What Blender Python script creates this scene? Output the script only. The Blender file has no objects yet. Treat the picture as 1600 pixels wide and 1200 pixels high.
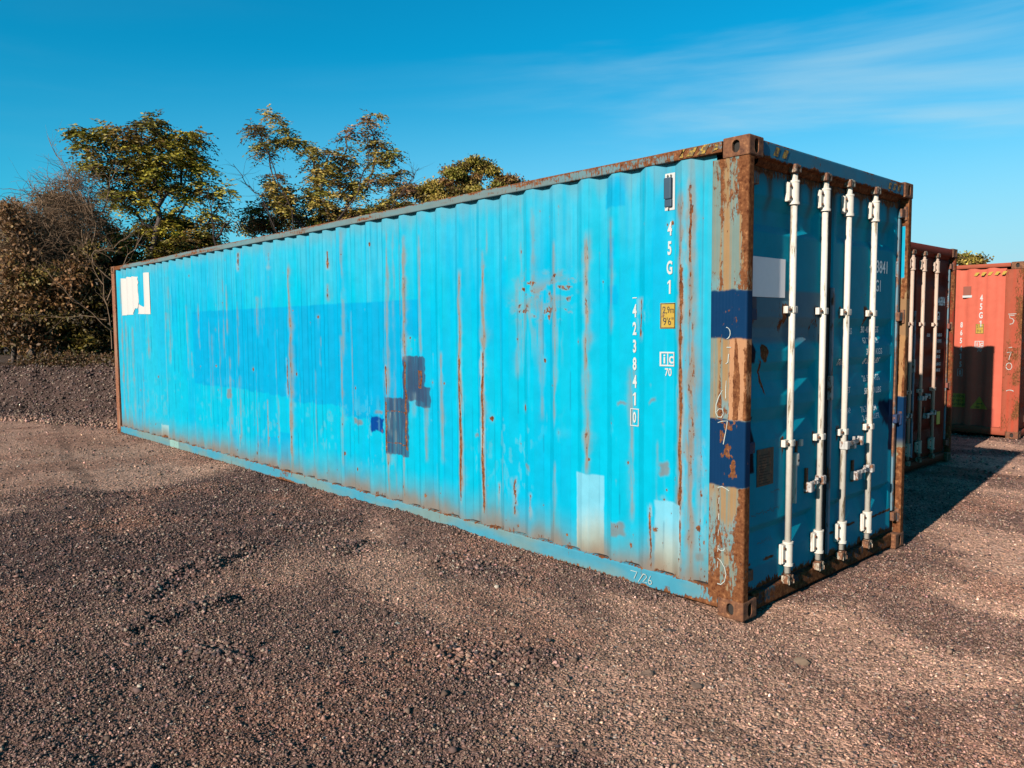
import bpy, bmesh, math, random
import numpy as np
from mathutils import Vector, Matrix
random.seed(7); rng = np.random.default_rng(11)
scn = bpy.context.scene; COL = scn.collection
rad = math.radians

# ------------------------------------------------------------------ camera
CAM = np.array([2.4594, -4.1525, 1.7716]); FPX = 1224.17
RV = np.array([.67849, .73458, -.00634]); UV = np.array([-.04619, .05126, .99762]); FV = np.array([-.73316, .67658, -.06871])
cd = bpy.data.cameras.new('camera'); cam = bpy.data.objects.new('camera', cd); COL.objects.link(cam)
cam.matrix_world = Matrix(((RV[0], UV[0], -FV[0], CAM[0]), (RV[1], UV[1], -FV[1], CAM[1]), (RV[2], UV[2], -FV[2], CAM[2]), (0, 0, 0, 1)))
cd.sensor_width = 36; cd.lens = FPX / 1600 * 36; cd.clip_end = 3000; cd.clip_start = .05
scn.camera = cam
scn.render.resolution_x = 1024; scn.render.resolution_y = 768
scn.render.engine = 'CYCLES'
def at(px, py, dist):
    """world point seen at photo pixel (px,py), dist metres away on the level"""
    d = FV + (px - 800) / FPX * RV - (py - 600) / FPX * UV
    return CAM + d * (dist / math.hypot(d[0], d[1]))

# ------------------------------------------------------------------ light
SUND = Vector((-.117, 1, -.462)).normalized()          # direction the light travels
sd = bpy.data.lights.new('sun', 'SUN'); sun = bpy.data.objects.new('sun', sd); COL.objects.link(sun)
sd.energy = 5; sd.angle = rad(.5); sd.color = (1, .90, .76)
sun.rotation_euler = SUND.to_track_quat('-Z', 'Y').to_euler(); sun.location = (0, -10, 20)
EXPO = 1.35
scn.view_settings.view_transform = 'Standard'; scn.view_settings.look = 'None'
scn.view_settings.exposure = EXPO; scn.view_settings.gamma = 1
w = bpy.data.worlds.new('World'); scn.world = w; w.use_nodes = True
nt = w.node_tree; N = nt.nodes; Lk = nt.links; N.clear()
out = N.new('ShaderNodeOutputWorld'); bg = N.new('ShaderNodeBackground'); sky = N.new('ShaderNodeTexSky')
sky.sky_type = 'NISHITA'; sky.sun_disc = False; sky.sun_elevation = math.asin(-SUND.z)
sky.sun_rotation = math.atan2(-SUND.x, -SUND.y); sky.air_density = 1.0; sky.dust_density = .4; sky.ozone_density = 1.5
tint = N.new('ShaderNodeMix'); tint.data_type = 'RGBA'; tint.blend_type = 'MULTIPLY'; tint.inputs[0].default_value = 1
tint.inputs[7].default_value = (.02, 1.14, 1.42, 1)
Lk.new(sky.outputs[0], tint.inputs[6])
tc = N.new('ShaderNodeTexCoord'); mp = N.new('ShaderNodeMapping'); mp.inputs['Rotation'].default_value = (0, 0, rad(-47)); mp.inputs['Scale'].default_value = (1.0, 1.0, 7)
sep = N.new('ShaderNodeSeparateXYZ'); Lk.new(tc.outputs['Generated'], sep.inputs[0])
mp.inputs['Rotation'].default_value = (rad(-8), rad(16), rad(-47)); mp.inputs['Location'].default_value = (.6, .2, .35)
Lk.new(tc.outputs['Generated'], mp.inputs[0])
n1 = N.new('ShaderNodeTexNoise'); n1.inputs['Scale'].default_value = 1.5; n1.inputs['Detail'].default_value = 7; n1.inputs['Roughness'].default_value = .52; n1.inputs['Distortion'].default_value = .5
Lk.new(mp.outputs[0], n1.inputs['Vector'])
r1 = N.new('ShaderNodeMapRange'); r1.interpolation_type = 'SMOOTHSTEP'; r1.inputs[1].default_value = .42; r1.inputs[2].default_value = .72; r1.inputs[3].default_value = 0; r1.inputs[4].default_value = .75
Lk.new(n1.outputs['Fac'], r1.inputs[0])
# more haze of cirrus low down, and to the right hand (north) side
r2 = N.new('ShaderNodeMapRange'); r2.inputs[1].default_value = .44; r2.inputs[2].default_value = .22; r2.inputs[3].default_value = .0; r2.inputs[4].default_value = 1
Lk.new(sep.outputs['Z'], r2.inputs[0])
m1 = N.new('ShaderNodeMath'); m1.operation = 'MULTIPLY'; Lk.new(r1.outputs[0], m1.inputs[0]); Lk.new(r2.outputs[0], m1.inputs[1])
r3 = N.new('ShaderNodeMapRange'); r3.interpolation_type = 'SMOOTHSTEP'; r3.inputs[1].default_value = .33; r3.inputs[2].default_value = .0; r3.inputs[3].default_value = 0; r3.inputs[4].default_value = .95
Lk.new(sep.outputs['Z'], r3.inputs[0])
r4 = N.new('ShaderNodeMapRange'); r4.inputs[1].default_value = .1; r4.inputs[2].default_value = .95; r4.inputs[3].default_value = .08; r4.inputs[4].default_value = 1.0; Lk.new(sep.outputs['Y'], r4.inputs[0])
m2 = N.new('ShaderNodeMath'); m2.operation = 'MULTIPLY'; Lk.new(r4.outputs[0], m2.inputs[0]); Lk.new(r3.outputs[0], m2.inputs[1])
r5 = N.new('ShaderNodeMapRange'); r5.interpolation_type = 'SMOOTHSTEP'; r5.inputs[1].default_value = .52; r5.inputs[2].default_value = .88; r5.inputs[3].default_value = .08; r5.inputs[4].default_value = 1.0; Lk.new(sep.outputs['Y'], r5.inputs[0])
m4 = N.new('ShaderNodeMath'); m4.operation = 'MULTIPLY'; Lk.new(m1.outputs[0], m4.inputs[0]); Lk.new(r5.outputs[0], m4.inputs[1])
m3 = N.new('ShaderNodeMath'); m3.operation = 'ADD'; m3.use_clamp = True; Lk.new(m4.outputs[0], m3.inputs[0]); Lk.new(m2.outputs[0], m3.inputs[1])
cm = N.new('ShaderNodeMix'); cm.data_type = 'RGBA'; Lk.new(m3.outputs[0], cm.inputs[0]); Lk.new(tint.outputs[2], cm.inputs[6]); cm.inputs[7].default_value = (4.6, 6.9, 8.0, 1)
Lk.new(cm.outputs[2], bg.inputs[0]); bg.inputs[1].default_value = .0405
Lk.new(bg.outputs[0], out.inputs[0])

# ------------------------------------------------------------------ colour helper
KG = .47; KS = np.array([5 * .885 / math.pi * 2 ** EXPO * c for c in (1.0, .92, .82)])     # what a sun-facing wall gets
def lin(c): c = np.asarray(c, float) / 255; return np.where(c <= .04045, c / 12.92, ((c + .055) / 1.055) ** 2.4)
def S(r, g, b, k=1.0): return np.clip(lin((r, g, b)) / KS * k, .0005, .85)
def S4(r, g, b, k=1.0): return tuple(S(r, g, b, k)) + (1,)

# ------------------------------------------------------------------ numpy noise
_T = np.random.default_rng(3).random(65536).astype(np.float32)
def _h(i, j, s): return _T[((((i + s * 37) & 255) << 8) | ((j + s * 101 + (i >> 8) * 7) & 255))]
def vn(x, y, s=0):
    x = np.asarray(x, np.float32); y = np.asarray(y, np.float32) + 0 * x; x = x + 0 * y
    i = np.floor(x).astype(np.int32); j = np.floor(y).astype(np.int32); fx = x - i; fy = y - j
    fx = fx * fx * (3 - 2 * fx); fy = fy * fy * (3 - 2 * fy)
    return (_h(i, j, s) * (1 - fx) + _h(i + 1, j, s) * fx) * (1 - fy) + (_h(i, j + 1, s) * (1 - fx) + _h(i + 1, j + 1, s) * fx) * fy
def fbm(x, y, s=0, o=4):
    a = .5; t = 0; n = 0
    for k in range(o): t = t + a * vn(np.asarray(x) * 2 ** k, np.asarray(y) * 2 ** k, s + k * 17); n += a; a *= .5
    return t / n
def ss(a, b, x): t = np.clip((x - a) / (b - a), 0, 1); return t * t * (3 - 2 * t)
def box(u, z, u0, u1, z0, z1, e=.006, jag=.012, s=5):
    du = (fbm(z * 14, u * 4, s) - .5) * jag * 2; dz = (fbm(u * 22, z * 3, s + 3) - .5) * jag * 2
    return ss(u0 - e, u0 + e, u + du) * (1 - ss(u1 - e, u1 + e, u + du)) * ss(z0 - e, z0 + e, z + dz) * (1 - ss(z1 - e, z1 + e, z + dz))

# ------------------------------------------------------------------ materials
def newmat(name):
    m = bpy.data.materials.new(name); m.use_nodes = True
    return m, m.node_tree.nodes, m.node_tree.links, m.node_tree.nodes['Principled BSDF']
def mixrgb(N, L, f, a, b, t='MIX'):
    n = N.new('ShaderNodeMix'); n.data_type = 'RGBA'; n.blend_type = t
    for k, v in ((0, f), (6, a), (7, b)):
        if hasattr(v, 'is_output'): L.new(v, n.inputs[k])
        else: n.inputs[k].default_value = v
    return n.outputs[2]
def noise(N, L, vec, scale, det=6, ro=.6, dist=0):
    n = N.new('ShaderNodeTexNoise'); n.inputs['Scale'].default_value = scale; n.inputs['Detail'].default_value = det; n.inputs['Roughness'].default_value = ro; n.inputs['Distortion'].default_value = dist
    L.new(vec, n.inputs['Vector']); return n.outputs['Fac']
def rng_(N, L, v, a, b, c=0, d=1):
    n = N.new('ShaderNodeMapRange'); n.interpolation_type = 'SMOOTHSTEP'
    for k, x in zip((1, 2, 3, 4), (a, b, c, d)): n.inputs[k].default_value = x
    L.new(v, n.inputs[0]); return n.outputs[0]
def mathn(N, L, op, a, b):
    n = N.new('ShaderNodeMath'); n.operation = op
    for k, v in ((0, a), (1, b)):
        if hasattr(v, 'is_output'): L.new(v, n.inputs[k])
        else: n.inputs[k].default_value = v
    return n.outputs[0]
RUST_D = S4(88, 44, 30); RUST_M = S4(150, 92, 58); RUST_L = S4(214, 142, 92)
def rustcol(N, L, vec, scale=30, d=RUST_D, m=RUST_M, l=RUST_L):
    n = noise(N, L, vec, scale, 8, .7)
    c = mixrgb(N, L, rng_(N, L, n, .32, .52), d, m)
    return mixrgb(N, L, rng_(N, L, n, .52, .70), c, l)
def painted(name, rough=.5, rs=34):
    """paint whose colour and rust amount come from the numpy-made attributes Col and rust"""
    m, N, L, B = newmat(name)
    tc = N.new('ShaderNodeTexCoord').outputs['Object']
    a = N.new('ShaderNodeAttribute'); a.attribute_name = 'Col'; b = N.new('ShaderNodeAttribute'); b.attribute_name = 'rust'
    mp = N.new('ShaderNodeMapping'); mp.inputs['Scale'].default_value = (1, 1, .35); L.new(tc, mp.inputs[0])
    n = noise(N, L, mp.outputs[0], 55, 8, .72)
    t = mathn(N, L, 'ADD', b.outputs['Fac'], mathn(N, L, 'MULTIPLY', mathn(N, L, 'SUBTRACT', n, .5), 1.7))
    mask = rng_(N, L, t, .50, .62)
    f = noise(N, L, tc, 9, 5, .6)
    mv = N.new('ShaderNodeMapRange'); mv.inputs[1].default_value = .3; mv.inputs[2].default_value = .7; mv.inputs[3].default_value = .93; mv.inputs[4].default_value = 1.06; L.new(f, mv.inputs[0])
    cc = N.new('ShaderNodeCombineColor')
    for k in range(3): L.new(mv.outputs[0], cc.inputs[k])
    base = mixrgb(N, L, 1.0, a.outputs['Color'], cc.outputs[0], 'MULTIPLY')
    L.new(mixrgb(N, L, mask, base, rustcol(N, L, tc, rs)), B.inputs['Base Color'])
    L.new(mixrgb(N, L, mask, (rough,) * 3 + (1,), (.9, .9, .9, 1)), B.inputs['Roughness'])
    bp = N.new('ShaderNodeBump'); bp.inputs['Strength'].default_value = .35; bp.inputs['Distance'].default_value = .004
    L.new(mathn(N, L, 'ADD', mask, mathn(N, L, 'MULTIPLY', n, .5)), bp.inputs['Height']); L.new(bp.outputs[0], B.inputs['Normal'])
    B.inputs['Specular IOR Level'].default_value = .1; B.inputs['IOR'].default_value = 1.18
    return m
def worn(name, paint, amount=.5, rough=.5, sc=9, d=RUST_D, m_=RUST_M, l=RUST_L, vstretch=.4, spec=.35):
    m, N, L, B = newmat(name)
    tc = N.new('ShaderNodeTexCoord').outputs['Object']
    mp = N.new('ShaderNodeMapping'); mp.inputs['Scale'].default_value = (1, 1, vstretch); L.new(tc, mp.inputs[0])
    n = noise(N, L, mp.outputs[0], sc, 9, .68)
    mask = rng_(N, L, n, .62 - amount * .35, .70 - amount * .35)
    f = noise(N, L, tc, 40, 4, .6)
    p2 = tuple(min(1, c * .75) for c in paint[:3]) + (1,)
    base = mixrgb(N, L, f, paint, p2)
    L.new(mixrgb(N, L, mask, base, rustcol(N, L, tc, 28, d, m_, l)), B.inputs['Base Color'])
    B.inputs['Roughness'].default_value = rough + .15
    bp = N.new('ShaderNodeBump'); bp.inputs['Strength'].default_value = .4; bp.inputs['Distance'].default_value = .004
    L.new(mathn(N, L, 'ADD', mask, n), bp.inputs['Height']); L.new(bp.outputs[0], B.inputs['Normal'])
    B.inputs['Specular IOR Level'].default_value = spec
    return m
def plain(name, c, rough=.6, var=.12, sc=25):
    m, N, L, B = newmat(name)
    tc = N.new('ShaderNodeTexCoord').outputs['Object']
    n = noise(N, L, tc, sc, 6, .65)
    a = tuple(min(1, x * (1 + var)) for x in c[:3]) + (1,); b = tuple(x * (1 - var) for x in c[:3]) + (1,)
    L.new(mixrgb(N, L, n, b, a), B.inputs['Base Color']); B.inputs['Roughness'].default_value = rough
    B.inputs['Specular IOR Level'].default_value = .3
    return m

# ------------------------------------------------------------------ object helpers
def tag(o, label=None, cat=None, group=None, kind=None):
    for k, v in (('label', label), ('category', cat), ('group', group), ('kind', kind)):
        if v: o[k] = v
    return o
def empty(name, loc, rz=0):
    o = bpy.data.objects.new(name, None); COL.objects.link(o); o.location = loc; o.rotation_euler = (0, 0, rz); return o
def link(name, me, mat, parent=None):
    o = bpy.data.objects.new(name, me); COL.objects.link(o)
    for m in (mat if isinstance(mat, (list, tuple)) else [mat]): me.materials.append(m)
    if parent: o.parent = parent
    return o
def obj(name, bm, mat, parent=None, smooth=False):
    me = bpy.data.meshes.new(name); bmesh.ops.recalc_face_normals(bm, faces=bm.faces); bm.to_mesh(me); bm.free()
    if smooth: me.shade_smooth()
    return link(name, me, mat, parent)
def npmesh(name, V, F, mat, parent=None, cols=None, rust=None, smooth=False, k=4):
    """fast mesh from numpy arrays; V (n,3), F (m,k)"""
    me = bpy.data.meshes.new(name); V = np.asarray(V, np.float32); F = np.asarray(F, np.int32)
    me.vertices.add(len(V)); me.vertices.foreach_set('co', V.ravel())
    me.loops.add(F.size); me.loops.foreach_set('vertex_index', F.ravel())
    me.polygons.add(len(F)); me.polygons.foreach_set('loop_start', np.arange(0, F.size, k, dtype=np.int32))
    me.polygons.foreach_set('loop_total', np.full(len(F), k, np.int32))
    me.update(calc_edges=True)
    if cols is not None:
        a = me.color_attributes.new('Col', 'FLOAT_COLOR', 'POINT'); c = np.ones((len(V), 4), np.float32); c[:, :3] = cols; a.data.foreach_set('color', c.ravel())
    if rust is not None:
        a = me.attributes.new('rust', 'FLOAT', 'POINT'); a.data.foreach_set('value', np.asarray(rust, np.float32).ravel())
    if smooth: me.shade_smooth()
    return link(name, me, mat, parent)
def grid_faces(n, m, flip=False):
    i = np.arange(n - 1)[:, None]; j = np.arange(m - 1)[None, :]; a = i * m + j
    F = np.stack([a, a + m, a + m + 1, a + 1], -1).reshape(-1, 4)
    return F[:, ::-1] if flip else F
def sheet(name, X, Y, Z, mat, parent, C=None, R=None, flip=False, smooth=False):
    n, m = X.shape
    return npmesh(name, np.stack([X, Y, Z], -1).reshape(-1, 3), grid_faces(n, m, flip), mat, parent,
                  None if C is None else C.reshape(-1, 3), None if R is None else R.ravel(), smooth)
def bx(bm, x0, x1, y0, y1, z0, z1, bev=0):
    r = bmesh.ops.create_cube(bm, size=1); vs = r['verts']
    for v in vs: v.co = Vector((x0 + (v.co.x + .5) * (x1 - x0), y0 + (v.co.y + .5) * (y1 - y0), z0 + (v.co.z + .5) * (z1 - z0)))
    if bev:
        es = list({e for v in vs for e in v.link_edges}); bmesh.ops.bevel(bm, geom=es, offset=bev, segments=2, affect='EDGES', profile=.6)
    return bm
def cyl(bm, p, q, r, r2=None, n=14):
    p = Vector(p); q = Vector(q); d = q - p
    M = Matrix.Translation((p + q) / 2) @ d.to_track_quat('Z', 'Y').to_matrix().to_4x4()
    bmesh.ops.create_cone(bm, cap_ends=True, segments=n, radius1=r, radius2=r if r2 is None else r2, depth=d.length, matrix=M)
    return bm

# text → flat mesh in (a, b) plane coordinates, then mapped by fn
def one_bm(h):
    return poly_bm([(-.035 * h, 0), (.115 * h, 0), (.115 * h, h), (.0, h), (-.17 * h, .84 * h), (-.17 * h, .70 * h), (-.035 * h, .80 * h)]), .3 * h
def text_bm(s, height, condense=.62, bold=0):
    if s == '1': return one_bm(height)
    cu = bpy.data.curves.new('t', 'FONT'); cu.body = s; cu.size = 1; cu.offset = bold; cu.resolution_u = 4
    o = bpy.data.objects.new('t', cu); COL.objects.link(o); dg = bpy.context.evaluated_depsgraph_get(); dg.update()
    me = bpy.data.meshes.new_from_object(o.evaluated_get(dg)); COL.objects.unlink(o); bpy.data.objects.remove(o)
    bm = bmesh.new(); bm.from_mesh(me); bpy.data.meshes.remove(me)
    xs = [v.co.x for v in bm.verts]; ys = [v.co.y for v in bm.verts]
    x0, x1, y0, y1 = min(xs), max(xs), min(ys), max(ys)
    k = height / (y1 - y0)
    for v in bm.verts: v.co = Vector(((v.co.x - (x0 + x1) / 2) * k * condense, (v.co.y - y0) * k, 0))
    return bm, (x1 - x0) * k * condense
def place_bm(dst, src, fn, cuts=()):
    """cut the flat src at the given a-values, map every vertex with fn, append to dst"""
    for c in cuts:
        bmesh.ops.bisect_plane(src, geom=src.verts[:] + src.edges[:] + src.faces[:], plane_co=(c, 0, 0), plane_no=(1, 0, 0))
    idx = {}
    for v in src.verts: idx[v] = dst.verts.new(fn(v.co.x, v.co.y))
    for f in src.faces:
        try: dst.faces.new([idx[v] for v in f.verts])
        except ValueError: pass
    src.free()
def poly_bm(pts):
    bm = bmesh.new(); bm.faces.new([bm.verts.new((a, b, 0)) for a, b in pts]); return bm
def frame_bm(a0, a1, b0, b1, t):
    bm = bmesh.new()
    for q in ((a0, a1, b0, b0 + t), (a0, a1, b1 - t, b1), (a0, a0 + t, b0 + t, b1 - t), (a1 - t, a1, b0 + t, b1 - t)):
        bm.faces.new([bm.verts.new((x, y, 0)) for x, y in ((q[0], q[2]), (q[1], q[2]), (q[1], q[3]), (q[0], q[3]))])
    return bm
def ribbon_bm(pts, t):
    bm = bmesh.new(); P = [Vector((a, b, 0)) for a, b in pts]; L = []; Rr = []
    for i, p in enumerate(P):
        d = (P[min(i + 1, len(P) - 1)] - P[max(i - 1, 0)]).normalized(); n = Vector((-d.y, d.x, 0)) * t / 2 * random.uniform(.6, 1.25)
        L.append(bm.verts.new(p + n)); Rr.append(bm.verts.new(p - n))
    for i in range(len(P) - 1): bm.faces.new([L[i], L[i + 1], Rr[i + 1], Rr[i]])
    return bm

# ------------------------------------------------------------------ shipping containers
LEN, WID, HGT = 12.192, 2.438, 2.896
PITCH, U0 = .2805, .478                       # corrugation: outer flats end at U0 + k*PITCH
def depth_at(u):
    """how far the side wall lies behind the container's outline at distance u from the door end"""
    u = np.asarray(u, float); ph = (u - U0) % PITCH        # 0: end of outer flat, going to the far end
    d = np.interp(ph, [0, .068, .140, .2085, PITCH], [0, 1, 1, 0, 0]) * .036
    d = np.where((u < .245) | (u > 11.97), .036 * 1.0, d)
    d = np.where((u >= .245) & (u < .27), .036, d)
    return .012 + d
DENTS = [True]
def dent(u, z): return (fbm(np.asarray(u) * 1.3, np.asarray(z) * 1.1, 91) - .5) * .014 + (fbm(np.asarray(u) * 4, np.asarray(z) * 3, 92) - .5) * .004
CREASE = sorted([U0 + k * PITCH + o for k in range(-1, 42) for o in (0, .068, .140, .2085) if .25 < U0 + k * PITCH + o < 11.97])
SC, SR = 0, 1
def streak(u, z, u0, z0, z1, s, wid, sd):
    wob = (fbm(z * 4, u0 * 7, sd, 5) - .5) * .036
    wv = wid * (.25 + 1.6 * fbm(z * 7, u0 * 5, sd + 1, 5) ** 1.4)
    edge = .05 + .25 * (z1 - z0) * .3
    return s * np.exp(-((u - u0 + wob) / wv) ** 2) * ss(z0 - edge * .4, z0 + edge * .6, z) * (1 - ss(z1 - edge * .5, z1 + edge * .1, z))

STREAKS = [(3.78,1.15,2.74,.45,'g'),(3.82,1.15,1.46,.9,'r'),(3.5,1.51,2.65,.8,'g'),(3.53,1.51,1.72,.6,'r'),(3.26,1.56,2.63,.5,'g'),(2.96,.63,1.6,.6,'g'),(2.7,.4,2.29,.8,'g'),(2.71,.3,1.57,1,'r'),(2.4,.25,2.42,.95,'g'),(2.41,.25,1.63,1,'r'),(1.82,2.08,2.7,.4,'g'),(1.59,1.07,2.44,.5,'g'),(1.27,.74,2.48,.8,'g'),(1.27,1.83,2.4,.5,'r'),(1.05,1.76,2.55,.4,'g'),(.8,1.7,1.99,.8,'r'),(.478,.16,2.66,1,'g'),(.472,.16,2.24,1,'r'),(.41,2.16,2.72,.8,'r'),(.4,.16,2.7,.8,'g'),
 (10.6,.17,2.06,.8,'g'),(9.7,.66,2.04,.3,'g'),(8.84,1.25,2.17,.4,'g'),(7.45,1.74,2.39,.6,'g'),(7.1,2.52,2.77,.8,'r'),(6.26,2.5,2.71,.7,'r'),(6.36,.4,.97,.8,'g'),(6.07,.46,1.01,.5,'g'),(5.74,.1,2.55,.8,'g'),(5.77,.11,.98,.9,'g'),(4.88,2.41,2.62,.9,'r'),(4.63,.8,1.74,.6,'g'),(5.89,1.02,1.48,.9,'r'),(3.79,1.14,2.57,.6,'g'),(3.51,1.57,2.57,.6,'g'),(7.14,.3,.48,.6,'r'),(8.69,.28,.51,.6,'r'),(7.45,.4,.82,.4,'g'),(5.28,.25,.56,.6,'r'),(4.65,.37,.9,.5,'g'),
 (1.6,.25,.8,.5,'g'),(3.55,.2,.62,.6,'g'),(3.8,.2,.62,.8,'g'),(2.05,.28,.62,.7,'r'),(2.25,.26,.55,.5,'r'),(.62,.14,.68,.9,'r'),(.70,.14,.62,.7,'r'),(1.85,.3,.52,.6,'r'),(3.2,.6,1.1,.5,'g'),(.33,.18,1.1,.5,'r'),(.29,.3,.8,.4,'r'),(2.02,1.4,2.2,.35,'g'),(1.75,1.1,2.0,.35,'g'),(11.85,.15,2.7,.6,'g'),(11.6,.2,2.0,.4,'g'),(11.3,.2,1.9,.4,'g'),(10.9,.2,1.95,.5,'g'),(9.2,.3,1.2,.3,'g')]
def paint_side(u, z, dep):
    base = S(0, 205, 232) + 0 * u[..., None]
    def mix(c, m): nonlocal base; m = np.clip(m, 0, 1)[..., None]; base = base * (1 - m) + c * m
    pale = S(78, 204, 228); tan = S(150, 172, 172); grey = S(166, 156, 142); grime = S(132, 146, 138)
    # sun-faded, chalky paint: upper half and far end, in vertical streaks
    vs = fbm(u * 9, z * .7, 3); vf = fbm(u * 42, z * 1.3, 9)
    mix(S(0, 192, 232), ss(.45, .7, fbm(u * 3, z * .8, 21)) * .6)
    mix(pale, ss(2.0, 2.75, z + (vs - .5) * 1.3) * .8 * (.4 + .6 * ss(.3, .6, vf)) + .5 * ss(.62, .8, vs) * ss(.4, .7, vf))
    mix(pale, ss(8.6, 11.5, u) * .45)
    mix(S(0, 196, 236), ss(.6, .78, fbm(u * 16, z * .5, 31)) * .5)
    # fresh rolled-on repaint
    top = 2.05 + .02 * (fbm(u * 8, 0, 41) - .5)
    low = np.interp(u, [3.3, 3.48, 3.5, 3.95, 4.6, 4.62, 5.7, 5.72, 6.4, 7.3, 8.65], [1.72, 1.72, 1.12, .9, .9, 1.0, .98, 1.02, 1.03, 1.05, 1.05]) + .05 * (fbm(u * 16, 0, 42) - .5)
    rp = ss(3.27, 3.29, u) * (1 - ss(8.6, 8.66, u)) * (1 - ss(top - .008, top + .012, z)) * ss(low - .01, low + .012, z)
    mix(S(0, 184, 228), rp * .97)
    for a, b, c, d in ((6.55, 6.75, .30, .5), (6.2, 6.4, .33, .52), (5.85, 6.05, .22, .6), (1.02, 1.1, 2.2, 2.4), (.98, 1.1, 1.95, 2.08), (.93, 1.12, 2.6, 2.8)):
        mix(S(0, 186, 228), box(u, z, a, b, c, d, .01, .02) * .8)
    # dark-blue primer patches with weld seams
    R = np.zeros_like(u)
    def dark(a, b, c, d, s=1): mix(S(66, 88, 116), box(u, z, a, b, c, d, .006, .022, 77) * (.82 + .16 * ss(.3, .6, fbm(u * 60, z * 3, 78))) * s)
    dark(3.205, 3.545, 1.13, 1.535); dark(3.16, 3.40, 1.08, 1.27)
    dark(3.47, 3.86, .60, 1.145); mix(S(0, 78, 160), box(u, z, 3.93, 4.1, .79, .93, .008, .03, 8))
    def seam(a, b, c, d, t=.012, s=.75):
        nonlocal R
        for q in ((a, b, c, c + t), (a, b, d - t, d), (a, a + t, c, d), (b - t, b, c, d)):
            R = np.maximum(R, box(u, z, q[0], q[1], q[2], q[3], .008, .01, 6) * s)
    seam(3.24, 3.34, 1.25, 1.42, .03, .7); seam(3.5, 3.84, .70, 1.02, .018, .65); R = np.maximum(R, box(u, z, 3.815, 3.85, .62, 1.1, .01, .012) * .7); R = np.maximum(R, box(u, z, 3.485, 3.52, .66, 1.5, .012, .015) * .72)
    R = np.maximum(R, box(u, z, 3.235, 3.32, 1.27, 1.4, .01, .02) * .55)
    # bare rubbed streaks
    for i, (a, b, c, s, kd) in enumerate(STREAKS):
        wd = .026 if u.size else 0
        if kd == 'g':
            q = streak(u, z, a, b, c, s, .030 if s > .65 else .02, i + 200)
            q = np.clip(q * (.6 + .8 * ss(.3, .6, fbm(u * 60, z * 9, i))), 0, 1)
            mix(grey, q); R = np.maximum(R, q * .44)
        else:
            q = streak(u, z, a, b, c, s, .017, i + 300)
            mix(S(226, 196, 170), np.clip(streak(u, z, a + .004, b, c, s, .03, i + 310), 0, 1) * ss(.35, .6, fbm(u * 50, z * 14, i + 3)) * .6)
            R = np.maximum(R, q * .92); mix(tan, q * .5)
    g3 = np.random.default_rng(31)
    for i in range(75):
        a = CREASE[g3.integers(len(CREASE))] + g3.normal(0, .012); zt = g3.uniform(.5, 2.85); ln = g3.uniform(.15, 1.5); st_ = g3.uniform(.2, .7)
        q = streak(u, z, a, zt - ln, zt, st_, g3.uniform(.006, .028), i + 400) * (.35 + ss(.35, .6, fbm(u * 55, z * 8, i + 9)))
        mix(tan if i % 3 else grey, np.clip(q, 0, 1)); R = np.maximum(R, q * (.3 if i % 4 else .6))
    # pale touched-up rectangles near the door end
    for a, b, c, d in ((1.136, 1.398, .172, .735), (.468, .672, .15, .64)):
        m = box(u, z, a, b, c, d, .006, .008, 15)
        mix(S(142, 222, 238), m); mix(S(250, 230, 192), m * ss(.56, .16, z + .12 * (fbm(u * 20, z * 4, 4) - .5)) * .85)
        R = R * (1 - m * .93)
    m = box(u, z, 9.70, 10.05, .15, .36, .01, .02, 16); mix(S(190, 238, 240), m); R = np.maximum(R * (1 - m), box(u, z, 9.8, 9.98, .15, .21, .02, .03) * .7)
    # scribbled rust scrapes high on the wall
    q = ss(.53, .66, fbm(u * 17, z * 24, 61)) * box(u, z, 1.40, 2.04, 1.86, 2.19, .06, .06)
    qb = ss(.40, .62, fbm(u * 9, z * 12, 63)) * np.exp(-((u - 1.70) / .26) ** 2 - ((z - 2.04 + .1 * (u - 1.7)) / .10) ** 2); mix(S(176, 142, 108), qb * .8); R = np.maximum(R, qb * .42)
    R = np.maximum(R, q * .62); mix(tan, q * .8)
    q = ss(.5, .66, fbm(u * 34, z * 3, 62)) * ss(1.4, 1.5, u) * (1 - ss(1.95, 2.05, u)) * ss(1.45, 1.9, z) * (1 - ss(1.95, 2.1, z)); mix(tan, q * .6); R = np.maximum(R, q * .25)
    # scattered chips with a run of rust below
    g = np.random.default_rng(5)
    for i in range(210):
        a = .3 + 11.6 * g.random() ** 1.35; b = .2 + 2.5 * g.random() ** 1.5; r = .006 + .018 * g.random() ** 3; ln = g.random() ** 2 * .22
        sel = (np.abs(u - a) < .1) & (z > b - ln - .08) & (z < b + .08)
        if not sel.any(): continue
        uu = u[sel]; zz = z[sel]
        c = np.exp(-(((uu - a) / r) ** 2 + ((zz - b) / r / 1.4) ** 2)) * (.62 if i % 3 else .95)
        t = np.exp(-((uu - a) / (r * .6)) ** 2) * ((zz < b) & (zz > b - ln)) * (.5 * (1 - (b - zz) / (ln + 1e-3)))
        q = np.clip(np.maximum(c, t), 0, 1); R[sel] = np.maximum(R[sel], q); base[sel] = base[sel] * (1 - .5 * q[:, None]) + tan * .5 * q[:, None]
    for a, b, wq, hq in ((.99, .39, .11, .10), (.62, .86, .06, .09), (.61, 1.99, .0, .0), (.33, .32, .06, .05), (2.52, .9, .05, .03), (4.36, .86, .12, .06), (4.0, .98, .09, .03), (7.5, .97, .2, .12), (1.9, .72, .07, .04), (.95, 1.27, .06, .02), (.7, 1.3, .05, .02)):
        if wq: q = box(u, z, a - wq / 2, a + wq / 2, b - hq / 2, b + hq / 2, .012, .03, 19); mix(S(150, 140, 132), q * .8); R = np.maximum(R, q * .45 * ss(.3, .7, fbm(u * 40, z * 40, 5)))
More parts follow.
